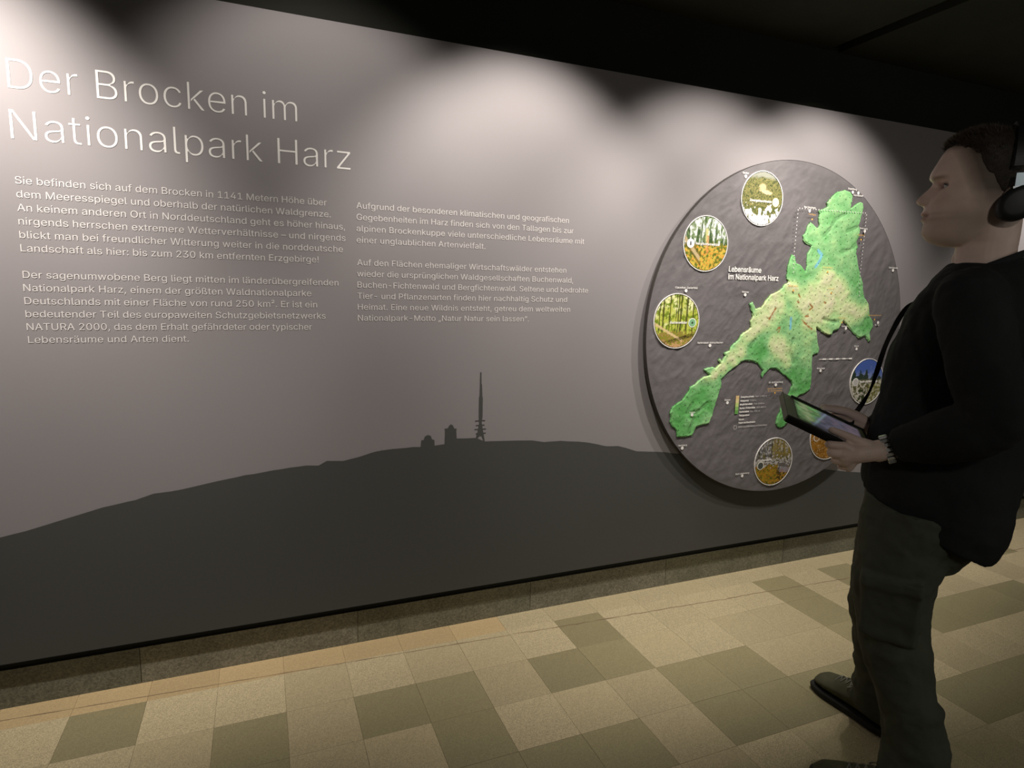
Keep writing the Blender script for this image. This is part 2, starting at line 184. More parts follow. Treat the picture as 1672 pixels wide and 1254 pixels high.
def fuse(parts, voxel, smooth=3, factor=.5, disp=None):
    """closed overlapping pieces -> one continuous surface"""
    V, F = join(parts)
    me = bpy.data.meshes.new('tmp'); me.from_pydata([tuple(map(float, p)) for p in V], [], F); me.update()
    o = bpy.data.objects.new('tmp', me); COL.objects.link(o)
    r = o.modifiers.new('r', 'REMESH'); r.mode = 'VOXEL'; r.voxel_size = voxel
    if smooth:
        s = o.modifiers.new('s', 'SMOOTH'); s.iterations = smooth; s.factor = factor
    for (size, st, tx) in (disp or []):
        t = bpy.data.textures.new('folds', tx); t.noise_scale = size
        d = o.modifiers.new('d', 'DISPLACE'); d.texture = t; d.strength = st; d.mid_level = .5; d.texture_coords = 'LOCAL'
    dg = bpy.context.evaluated_depsgraph_get(); out = bpy.data.meshes.new_from_object(o.evaluated_get(dg))
    bpy.data.objects.remove(o); bpy.data.meshes.remove(me)
    return out

def set_cols(me, cols, name='paint'):
    a = me.color_attributes.new(name, 'FLOAT_COLOR', 'POINT')
    c = np.ones((len(me.vertices), 4), np.float32); c[:, :3] = cols; a.data.foreach_set('color', c.ravel())

FONT = None
try:                                            # the interface font that ships inside Blender itself
    FONT = bpy.data.fonts.load(bpy.utils.system_resource('DATAFILES', path='fonts') + '/Inter.woff2')
except Exception: pass
def text_mesh(s, bold=0.0, res=3):
    """outline of one line of type, filled here by winding number so overlapping strokes stay clean"""
    def build(sp):
        from mathutils.geometry import delaunay_2d_cdt
        c = bpy.data.curves.new('t', 'FONT'); c.body = s; c.size = 1; c.resolution_u = res; c.space_character = sp; c.fill_mode = 'NONE'; c.font = FONT or c.font
        o = bpy.data.objects.new('t', c); COL.objects.link(o)
        dg = bpy.context.evaluated_depsgraph_get(); me = bpy.data.meshes.new_from_object(o.evaluated_get(dg))
        bpy.data.objects.remove(o); bpy.data.curves.remove(c)
        n = len(me.vertices); co = np.zeros(n * 3); me.vertices.foreach_get('co', co); co = co.reshape(-1, 3)[:, :2]
        ed = np.zeros(len(me.edges) * 2, int); me.edges.foreach_get('vertices', ed); ed = ed.reshape(-1, 2); bpy.data.meshes.remove(me)
        # loops in order
        nxt = {}
        adj = {}
        for a, b in ed: adj.setdefault(a, []).append(b); adj.setdefault(b, []).append(a)
        seen = set(); loops = []
        for a in range(n):
            if a in seen or a not in adj: continue
            l = [a]; seen.add(a); cur = a
            nb = [q for q in adj[a] if q == a + 1] or adj[a]; cur = nb[0]
            while cur not in seen:
                l.append(cur); seen.add(cur); q = [t for t in adj[cur] if t not in seen]
                if not q: break
                cur = q[0]
            if len(l) > 2: loops.append(np.array(l))
        if bold:
            co2 = co.copy()
            for l in loops:
                P = co[l]; d = np.roll(P, -1, 0) - P; d /= np.maximum(np.linalg.norm(d, axis=1), 1e-9)[:, None]; nn = np.stack([d[:, 1], -d[:, 0]], 1)
                m = nn + np.roll(nn, 1, 0); m /= np.maximum(.6, (m * nn).sum(1))[:, None]; co2[l] = P + m * bold * ORI[0]
            co = co2
        # split into clusters of loops (glyph by glyph) by x overlap
        bx = sorted([(co[l][:, 0].min(), co[l][:, 0].max(), l) for l in loops], key=lambda q: q[0]); groups = []
        for x0, x1, l in bx:
            if groups and x0 <= groups[-1][0] + 1e-4: groups[-1][0] = max(groups[-1][0], x1); groups[-1][1].append(l)
            else: groups.append([x1, [l]])
        V = []; F = []
        for _, ls in groups:
            pts = []; es = []
            for l in ls:
                k = len(pts); m_ = len(l); pts += [Vector(p) for p in co[l]]; es += [(k + i, k + (i + 1) % m_) for i in range(m_)]
            vo, _, fo, _, _, _ = delaunay_2d_cdt(pts, es, [], 0, 1e-6)
            if not fo: continue
            vo = np.array([tuple(v) for v in vo]); fo = np.array([f for f in fo if len(f) == 3]); cen = vo[fo].mean(1)
            wn = np.zeros(len(cen))
            for l in ls:
                A = co[l]; B = np.roll(A, -1, 0)
                for (ax, ay), (bx_, by) in zip(A, B):
                    lf = (bx_ - ax) * (cen[:, 1] - ay) - (cen[:, 0] - ax) * (by - ay)
                    wn += ((ay <= cen[:, 1]) & (by > cen[:, 1]) & (lf > 0)).astype(int) - ((ay > cen[:, 1]) & (by <= cen[:, 1]) & (lf < 0)).astype(int)
            k = len(V); V += vo.tolist(); F += [tuple(int(q) + k for q in f) for f in fo[np.abs(wn) > .5]]
        used = sorted({q for f in F for q in f}); mp = {q: i for i, q in enumerate(used)}
        me = bpy.data.meshes.new('t'); me.from_pydata([(V[q][0], V[q][1], 0) for q in used], [], [tuple(mp[q] for q in f) for f in F]); me.update()
        return me, np.array([(V[q][0], V[q][1], 0) for q in used])
    return build

ORI = [-1]
_h, _c = text_mesh('H')(1.0); CAP_EM = float(_c[:, 1].max()); bpy.data.meshes.remove(_h)
def lettering(s, x0, x1, z, cap, m, y, parent, name='lettering_line', bold=0.0, dz=0, res=3):
    """one printed line from x0 to x1 on the wall plane y with its baseline at z; dz = rise over the run"""
    size = cap / CAP_EM; b = text_mesh(s, bold, res)
    me, co = b(1.0); w1 = (co[:, 0].max() - co[:, 0].min()) * size; W = x1 - x0
    sx = min(max(W / w1, .93), 1.07)
    if abs(W / w1 - sx) > .004 and len(s) > 1:
        me2, co2 = b(1.2); w2 = (co2[:, 0].max() - co2[:, 0].min()) * size
        sp = 1 + .2 * (W / sx - w1) / (w2 - w1); bpy.data.meshes.remove(me); bpy.data.meshes.remove(me2); me, co = b(sp)
    k = W / (co[:, 0].max() - co[:, 0].min())
    X = (co[:, 0] - co[:, 0].min()) * k + x0; Z = co[:, 1] * size + z + (X - x0) / W * dz
    out = np.stack([X, np.full_like(X, y), Z], 1).ravel(); me.vertices.foreach_set('co', out); me.update()
    me.name = name; me.materials.clear()
    o = link(name, me, m, parent, smooth=False)
    return o
# ---------------------------------------------------------------- materials
M_panel = mat('printed_panel_grey', (.262, .244, .247), rough=.62, spec=.25, bump=(900, .05, .0004), var=(1.2, .03))
M_mount = mat('printed_mountain_grey', (.070, .071, .067), rough=.62, spec=.25, bump=(900, .05, .0004), var=(1.2, .03))
M_white = mat('white_print', (.86, .84, .80), rough=.6)
M_text = mat('pale_print', (.66, .63, .61), rough=.6)
M_black = mat('black_paint', (.020, .021, .016), rough=.85, spec=.2, var=(2, .2))
M_ceil = mat('black_ceiling', (.034, .036, .027), rough=.9, spec=.15, var=(1.5, .25), bump=(60, .2, .004))
M_slot = mat('slot_black', (.002, .002, .002), rough=.9, spec=0)
M_stone = [mat('base_stone', c, rough=.5, spec=.35, var=(9, .16), speck=(210, .30), bump=(150, .12, .001)) for c in ((.165, .16, .115), (.14, .14, .105), (.19, .18, .135))]
TC = {'l': (.48, .405, .245), 'm': (.44, .37, .22), 'd': (.285, .25, .135), 'o': (.48, .36, .19)}
M_tile = {k: [mat('granite_tile', tuple(x * s for x in c), rough=.58, spec=.35, var=(5, .05), speck=(sp, am), bump=(500, .03, .0004)) for s in (.95, 1.0, 1.05)]
          for k, c, sp, am in (('l', TC['l'], 560, .30), ('m', TC['m'], 600, .24), ('d', TC['d'], 600, .20), ('o', TC['o'], 600, .18))}
M_grout = mat('floor_grout', (.30, .25, .17), rough=.8, var=(4, .1), speck=(300, .2))

# ---------------------------------------------------------------- room
PY = 2.25; WY = 2.288
def struct(name, v, f, m): return tag(mk(name, v, f, m), kind='structure')
floor = struct('floor', *box(-4.5, 9.5, -4.2, WY + .02, -.12, -.0015), M_grout)
wall = struct('wall_back', *box(-4.5, 9.5, WY, WY + .15, 0, 2.62), M_black)
struct('wall_left', *box(-4.65, -4.5, -4.2, WY + .15, 0, 2.62), M_black)
struct('wall_right', *box(9.5, 9.65, -4.2, WY + .15, 0, 2.62), M_black)
struct('wall_front', *box(-4.65, 9.65, -4.35, -4.2, 0, 2.62), M_black)
ceil = struct('ceiling', *join([box(-4.65, 2.47, -4.2, WY, 2.50, 2.62), box(2.545, 9.65, -4.2, WY, 2.50, 2.62)]), M_ceil)
struct('trim_1', *box(2.47, 2.545, -4.2, WY, 2.585, 2.62), M_slot)

# floor tiles: 0.2125 m grid, tone by cell as laid, apart from the tinted wall row
G = .2125; X0 = .249; Y0 = 2.167
dark = {(0, 1), (1, 1), (1, 2), (2, 3), (3, 3), (1, 3), (3, 1), (4, 1), (4, 0), (5, 2), (6, 2), (5, 3), (6, 3), (7, 3), (8, 3), (9, 0), (9, 1), (9, 2),
        (12, 2), (13, 2), (14, 2), (11, 2), (16, 0), (17, -1), (9, 4), (10, 4), (11, 4), (12, 4), (-4, 0), (-2, 1), (-2, 2), (15, 4), (16, 4), (8, 6), (9, 6), (10, 5),
        (4, 5), (2, 5), (3, 5), (6, 6), (0, 4), (-1, 4), (-3, 3), (5, 5), (11, 0), (18, 2), (19, 2), (20, 3), (-6, 2), (0, 7), (3, 7), (7, 7), (12, 7)}
medium = {(4, -1), (5, -1), (7, -1), (11, -1), (12, -1), (1, 0), (2, 1), (8, 1), (4, 2), (3, 2), (4, 3), (7, 2), (8, 2), (10, 2), (0, 2), (-3, 1), (-1, 0), (2, 0), (10, 1), (10, 3),
          (12, 0), (13, 1), (14, 3), (15, 3), (6, 5), (7, 5), (3, 4), (4, 4), (8, 5), (-5, 1), (0, 3), (-1, 2)}
tmesh = {}
ntile = 0
for j in range(-1, 9):
    y1 = WY if j < 0 else Y0 - j * G; y0 = Y0 - (j + 1) * G
    for i in range(-7, 23):
        x0 = X0 + i * G
        kind = 'd' if (i, j) in dark else 'm' if (i, j) in medium else 'l'
        if kind == 'l' and rng.rand() < .12: kind = 'm'
        if j < 0 and i < 3: kind = 'o'  # warm reflection along the wall foot put into the tile colour
        var = rng.randint(3); key = (kind, var, j < 0)
        if key not in tmesh:
            g = .0003; v, f = box(g, G - g, g, (y1 - y0) - g, -.012, 0, .0004)
            me = bpy.data.meshes.new('tile'); me.from_pydata(v, [], f); me.materials.append(M_tile[kind][var]); tmesh[key] = me
        o = bpy.data.objects.new('tile', tmesh[key]); COL.objects.link(o); o.parent = floor
        o.location = (x0, y0, rng.uniform(-.00015, .00015)); ntile += 1
# the thin dark expansion line that runs a little askew along the wall foot
cv = []
for x in np.arange(-1.3, 5.2, .02):
    y = 2.175 - .052 * x + (.006 * noise.noise(Vector((x * 6, 0, 3))) + .006 * noise.noise(Vector((x * 30, 1, 3)))) * (1 if x > .9 else .25)
    wd = max(.0003, (.0014 if x < 1 else .002) * (1 + 1.5 * noise.noise(Vector((x * 14, 5, 0)))))
    cv += [(x, max(y, 1.9) - wd, .0006), (x, max(y, 1.9) + wd, .0006)]
mk('floor_crack', cv, [(2 * i, 2 * i + 2, 2 * i + 3, 2 * i + 1) for i in range(len(cv) // 2 - 1)], mat('crack_brown', (.22, .155, .085), rough=.9), floor)

# stone base course under the panel
basec = struct('baseboard_back', *box(-4.5, 9.5, WY - .004, WY, 0, .129), mat('stone_grout', (.26, .25, .17), rough=.8))
bx = -.36 - .73 * 4; k = 0
while bx < 6.5:
    wd = .73 if k % 3 else .70
    v, f = box(bx + .0012, bx + wd - .0012, WY - .008, WY - .0035, .0005, .131)
    o = mk('stone', v, f, M_stone[(k * 7 + k // 3) % 3], basec); bx += wd; k += 1

# ---------------------------------------------------------------- printed wall panel
panel = empty('printed_wall_panel', (1.5, PY, .168))
tag(panel, 'long dark grey printed wall panel with German text and a mountain silhouette', 'wall panel')
v, f = box(-3.6, 6.4, PY, PY + .022, .168, 2.228)
mk('board', v, f, M_panel, panel)
mk('backing_frame', *join([box(-3.5, 6.3, PY + .022, WY - .004, z, z + .05) for z in (.34, 1.2, 2.08)]), M_slot, panel)
def print_poly(name, pts, m, y, parent):
    from mathutils.geometry import tessellate_polygon
    tri = tessellate_polygon([[Vector((p[0], p[1], 0)) for p in pts]])
    v = [(p[0], y, p[1]) for p in pts]; F = []
    for a, b, c in tri:
        n = (Vector(v[b]) - Vector(v[a])).cross(Vector(v[c]) - Vector(v[a]))
        F.append((a, b, c) if n.y < 0 else (a, c, b))
    return mk(name, v, F, m, parent)
rl = list(RIDGE_LINE)
full = [(-3.6, .168), (-3.6, .20), (-2.6, .42), (-1.7, .66), (-1.1, .72)] + rl
x_e, z_e = full[-1]
full += [(5.4, z_e - .10), (6.4, z_e - .22), (6.4, .168)]
# fine broken edge between the measured points
fine = [full[0]]
for a, b in zip(full, full[1:]):
    n = int(abs(b[0] - a[0]) / .03)
    for t in range(1, n + 1):
        x = a[0] + (b[0] - a[0]) * t / (n + 1); z = a[1] + (b[1] - a[1]) * t / (n + 1)
        fine.append((x, z + (.0025 * noise.noise(Vector((x * 9, 0, 0))) if n > 1 and z > .2 else 0)))
    fine.append(b)
print_poly('mountain_silhouette', fine, M_mount, PY - .0006, panel)
print_poly('transmitter_mast', MAST, M_mount, PY - .0007, panel)
mk('mast_platforms', *join([box(a[0], b[0], PY - .0008, PY - .0003, a[1] - .002, a[1] + .002) for a, b in zip(BARS[::2], BARS[1::2])]), M_mount, panel)
for s, x0, x1, z, cap, kd in TEXTS:
    if kd == 't': lettering(s, x0, x1, z, cap, M_white, PY - .0012, panel, 'title_line', bold=-.012, res=6)
    else: lettering(s, x0, x1, z, cap, M_text, PY - .0012, panel, 'text_line', bold=0)

# ---------------------------------------------------------------- round relief map
DX, DYF, DZ = DISC
disc = empty('round_relief_map', (DX, PY, DZ - DISC_R))
tag(disc, 'large round dark relief map with a green park area and six photo roundels', 'map')
M_disc = mat('map_ground_grey', (.138, .128, .131), rough=.6, spec=.3, bump=(120, .3, .002), var=(14, .10))
M_rim = mat('rim_dark', (.05, .043, .038), rough=.5)
M_park = mat('park_paint', (1, 1, 1), rough=.55, spec=.3, attr='paint')
M_photo = mat('photo_print', (1, 1, 1), rough=.5, spec=.3, attr='paint')
n = 220; A = np.linspace(0, 2 * math.pi, n, endpoint=False)
circ = lambda r, y: [(DX + r * math.cos(a), y, DZ + r * math.sin(a)) for a in A]
v, f = rings([circ(DISC_R - .004, DYF + .0035), circ(DISC_R - .001, DYF), circ(DISC_R, DYF + .001), circ(DISC_R, DYF + .022), circ(DISC_R - .03, DYF + .022)], cap=False)
v2, f2 = rings([circ(DISC_R - .06, DYF + .02), circ(DISC_R - .06, PY - .0005)], cap=False)
mk('rim', *join([(v, f), (v2, f2)]), M_rim, disc, smooth=False)
# ground relief
NR, NA = 170, 620; V = [(DX, DYF + .001, DZ)]; F = []
for i in range(1, NR + 1):
    r = (DISC_R - .002) * i / NR; edge = min(1, (DISC_R - r) / .03)
    for j in range(NA):
        a = 2 * math.pi * j / NA; x = r * math.cos(a); z = r * math.sin(a)
        p = Vector((x * 15 - z * 7, z * 10, 3.1)); q = noise.ridged_multi_fractal(p, .9, 2.1, 5, 1.0, 2.0)
        hgt = .0058 * (min(q, 2.2) / 2.2 - 1)
        V.append((DX + x, DYF - edge * (hgt + .0035) + .0008, DZ + z))
for j in range(NA): F.append((0, 1 + j, 1 + (j + 1) % NA))
for i in range(NR - 1):
    for j in range(NA):
        a = 1 + i * NA + j; b = 1 + i * NA + (j + 1) % NA; F.append((a, a + NA, b + NA, b))
mk('relief_ground', V, F, M_disc, disc, smooth=True)
# green park relief
P2 = np.array(PARK); st = .0025
gx = np.arange(P2[:, 0].min() - st, P2[:, 0].max() + 2 * st, st); gz = np.arange(P2[:, 1].min() - st, P2[:, 1].max() + 2 * st, st)
XX, ZZ = np.meshgrid(gx, gz, indexing='ij')
def fbm(x, z, s, o=0.0, octv=3): return np.array([noise.fractal(Vector((a * s, b * s, o)), 1.0, 2.0, octv) for a, b in zip(x.ravel(), z.ravel())]).reshape(x.shape)
n1 = fbm(XX, ZZ, 18); n2 = fbm(XX, ZZ, 60, 5, 2)
XJ = XX + n2 * .004; ZJ = ZZ + n1 * .003
inside = np.zeros(XX.shape, bool); dist = np.full(XX.shape, 9.)
for (x1, z1), (x2, z2) in zip(P2, np.roll(P2, -1, 0)):
    c = ((z1 > ZJ) != (z2 > ZJ)) & (XJ < (x2 - x1) * (ZJ - z1) / ((z2 - z1) if z2 != z1 else 1e-9) + x1); inside ^= c
    ex, ez = x2 - x1, z2 - z1; t = np.clip(((XX - x1) * ex + (ZZ - z1) * ez) / (ex * ex + ez * ez + 1e-12), 0, 1)
    dist = np.minimum(dist, np.hypot(XX - x1 - t * ex, ZZ - z1 - t * ez))
def segd(pl):
    d = np.full(XX.shape, 9.)
    for (x1, z1), (x2, z2) in zip(pl, pl[1:]):
        ex, ez = x2 - x1, z2 - z1; t = np.clip(((XX - x1) * ex + (ZZ - z1) * ez) / (ex * ex + ez * ez + 1e-12), 0, 1)
        d = np.minimum(d, np.hypot(XX - x1 - t * ex, ZZ - z1 - t * ez))
    return d
num = np.zeros(XX.shape); den = np.full(XX.shape, .17)
num += .17 * .36
for bx_, bz_, br, bv in BLOBS:
    br = max(br * .86, .011); wt = np.exp(-(((XJ - bx_) ** 2 + (ZJ - bz_) ** 2) / (br * 1.0) ** 2)) * (1.3 if bv > .9 else 1)
    num += wt * bv; den += wt
E_ = num / den + n1 * .20 + n2 * .05
ramp = [(-.2, (.07, .27, .07)), (.12, (.11, .38, .10)), (.36, (.22, .50, .20)), (.5, (.29, .56, .24)), (.64, (.38, .62, .26)), (.78, (.50, .68, .31)), (.9, (.60, .68, .36)), (1.1, (.68, .66, .44))]
C = np.stack([np.interp(E_, [a for a, _ in ramp], [c[k] for _, c in ramp]) for k in range(3)], -1)
hh = .003 + .0035 * np.clip(E_, 0, 1) + .0020 * n1 + .0004 * n2
for rd_ in RIDGES:
    d = segd(rd_); hh -= .0045 * np.exp(-(d / .009) ** 2); C *= (1 - .18 * np.exp(-(d / .008) ** 2))[..., None]
hh = hh * np.clip(dist / .006, .25, 1)
for lk, wd in ((LAKE, .0065), (LAKE2, .006)):
    d = segd(lk); k = np.clip(1.6 - d / wd, 0, 1)[..., None]; C = C * (1 - k) + np.array((.20, .52, .62)) * k
for mo in MOORS:
    d = segd(mo) + n2 * .004; k = np.clip(1.5 - d / .0034, 0, 1)[..., None] * .9; C = C * (1 - k) + np.array((.33, .13, .03)) * k
idx = -np.ones(XX.shape, int); keep = inside[:-1, :-1] & inside[1:, :-1] & inside[:-1, 1:] & inside[1:, 1:]
used = np.zeros(XX.shape, bool); used[:-1, :-1] |= keep; used[1:, :-1] |= keep; used[:-1, 1:] |= keep; used[1:, 1:] |= keep
ii = np.argwhere(used); idx[used] = np.arange(used.sum())
V = [(DX + XX[i, j], DYF - .0035 - max(hh[i, j], .0008), DZ + ZZ[i, j]) for i, j in ii]; nt_ = len(V)
F = [(idx[i, j], idx[i + 1, j], idx[i + 1, j + 1], idx[i, j + 1]) for i, j in np.argwhere(keep)]
from collections import Counter
ec = Counter()
for q in F:
    for a, b in zip(q, q[1:] + q[:1]): ec[(a, b)] += 1
V += [(x, DYF, z) for x, y, z in V]
F += [(b, a, a + nt_, b + nt_) for (a, b) in ec if (b, a) not in ec]
o = mk('park_relief', V, F, M_park, disc, smooth=False); o['label'] = 'green and cream raised area of the park'
set_cols(o.data, np.concatenate([C[used], C[used]]))
HH = lambda x, z: float(hh[min(max(int((x - gx[0]) / st), 0), len(gx) - 1), min(max(int((z - gz[0]) / st), 0), len(gz) - 1)])
# tiny black survey dots
dots = []
for i in range(8, len(gx) - 4, 14):
    for j in range(6, len(gz) - 4, 14):
        a = i + rng.randint(-3, 4); b = j + rng.randint(-3, 4) + (5 if (i // 14) % 2 else 0)
        if 0 <= b < len(gz) and used[a, b] and dist[a, b] > .006:
            x, z = gx[a], gz[b]; y = DYF - .0039 - max(hh[a, b], .0008)
            dots.append(([(DX + x + .0026 * math.cos(t), y, DZ + z + .0026 * math.sin(t)) for t in np.linspace(0, 2 * math.pi, 7)[:-1]] , [tuple(range(6))]))
M_ink = mat('ink_dark_green', (.03, .09, .03), rough=.6)
tag(mk('survey_dots', *join(dots), M_ink, disc), kind='stuff')

YL = DYF - .0034                                    # labels sit just proud of the ground relief
def flat_disc(x, z, r, y, n=24): return [(DX + x + r * math.cos(t), y, DZ + z + r * math.sin(t)) for t in np.linspace(0, 2 * math.pi, n, endpoint=False)], [tuple(range(n))]
def mlabel(s, x0, x1, z, cap, m, name, y=None, **k): return lettering(s, DX + x0, DX + x1, DZ + z, cap, m, YL if y is None else y, disc, name, **k)
M_orange = mat('orange_print', (.75, .42, .08), rough=.6)
for s, (x0, z0), (x1, z1) in MAPTITLE: mlabel(s, x0, x1, z0, .0225, M_white, 'map_title_line', bold=.018)
ndt = []
for s, (dx, dz), (lx, lz) in TOWNS:
    wd = .0058 * len(s); mlabel(s, lx - wd / 2, lx + wd / 2, lz - .004, .0078, M_white, 'town_name', y=YL - (.0075 if s in ('Lonau',) else 0), bold=.01)
    yy = YL - .0075 if s in ('Lonau', 'Schierke', 'Hohne', 'Ilsenburg') else YL
    mk('town_dot', *flat_disc(dx, dz, .0075, yy, 14), M_white, disc)
for s, (lx, lz) in STATIONS:
    wd = .0058 * len(s); mlabel(s, lx - wd / 2, lx + wd / 2, lz - .004, .0072, M_orange, 'station_name', y=YL - .0095)
    if s != 'St. Andreasberg': mk('station_dot', *flat_disc(lx + .002, lz - .022, .0045, YL - .0095, 12), M_orange, disc)
# dashed frame
P_ = DASHBOX; dd = []
for pl in ([P_[0], P_[1], P_[2], P_[3]], [P_[4], P_[5], P_[6]]):
    for (x1, z1), (x2, z2) in zip(pl, pl[1:]):
        L_ = math.hypot(x2 - x1, z2 - z1); n = max(1, int(L_ / .0165))
        for t in range(n):
            x = x1 + (x2 - x1) * (t + .5) / n; z = z1 + (z2 - z1) * (t + .5) / n
            dd.append(([(DX + x - .0024, YL - .0086, DZ + z - .0024), (DX + x + .0024, YL - .0086, DZ + z - .0024), (DX + x + .0024, YL - .0086, DZ + z + .0024), (DX + x - .0024, YL - .0086, DZ + z + .0024)], [(0, 1, 2, 3)]))
tag(mk('dotted_frame_line', *join(dd), M_text, disc), kind='stuff')
# scale bar
(sx0, sz0), (sx1, sz1) = SCALEBAR; q = []
for k in range(10):
    a = sx0 + (sx1 - sx0) * k / 10; b = sx0 + (sx1 - sx0) * (k + 1) / 10; hgt = .0035 if k % 2 else .0012
    q.append(([(DX + a, YL, DZ + sz0 - hgt), (DX + b, YL, DZ + sz0 - hgt), (DX + b, YL, DZ + sz0 + hgt), (DX + a, YL, DZ + sz0 + hgt)], [(0, 1, 2, 3)]))
mk('scale_bar', *join(q), M_white, disc)
# legend
lgx = (LEGBAR[0][0] + LEGBAR[2][0]) / 2; zt = LEGBAR[0][1]; zb = LEGBAR[2][1]; lw = LEGBAR[1][0] - LEGBAR[0][0]
for k, c in enumerate(((.70, .50, .24), (.72, .62, .30), (.50, .62, .20), (.25, .48, .13), (.12, .34, .07))):
    a = zt + (zb - zt) * k / 5; b = zt + (zb - zt) * (k + 1) / 5
    v = [(DX + lgx, YL, DZ + b), (DX + lgx + lw, YL, DZ + b), (DX + lgx + lw, YL, DZ + a), (DX + lgx, YL, DZ + a)]
    mk('legend_swatch', v, [(0, 1, 2, 3)], mat('legend_colour', c, rough=.6), disc)
extra = {0: 'über 1050 m', 1: '1100 m', 2: '700–1050 m', 3: '525–800 m', 4: 'bis 700 m'}
lx0 = min(a[0] for _, a, _ in LEGEND)
for k, (s, (x0, z0), (x1, z1)) in enumerate(LEGEND):
    mlabel(s, lx0 + .004, lx0 + .004 + (x1 - x0), z0 - .003, .0078, M_white if k < 8 else M_text, 'legend_line', bold=.02 if k < 8 else 0)
    if k in extra: mlabel(extra[k], lx0 + .012 + (x1 - x0), lx0 + .012 + (x1 - x0) + .0062 * len(extra[k]), z0 - .003, .007, M_text, 'legend_line')
zq = LEGEND[8][1][1]; q = []
for a, b, c, d in ((0, .018, 0, .0016), (0, .018, .0164, .018), (0, .0016, 0, .018), (.0164, .018, 0, .018)):
    q.append(([(DX + lgx + a, YL, DZ + zq - .009 + c), (DX + lgx + b, YL, DZ + zq - .009 + c), (DX + lgx + b, YL, DZ + zq - .009 + d), (DX + lgx + a, YL, DZ + zq - .009 + d)], [(0, 1, 2, 3)]))
mk('legend_box_outline', *join(q), M_text, disc)

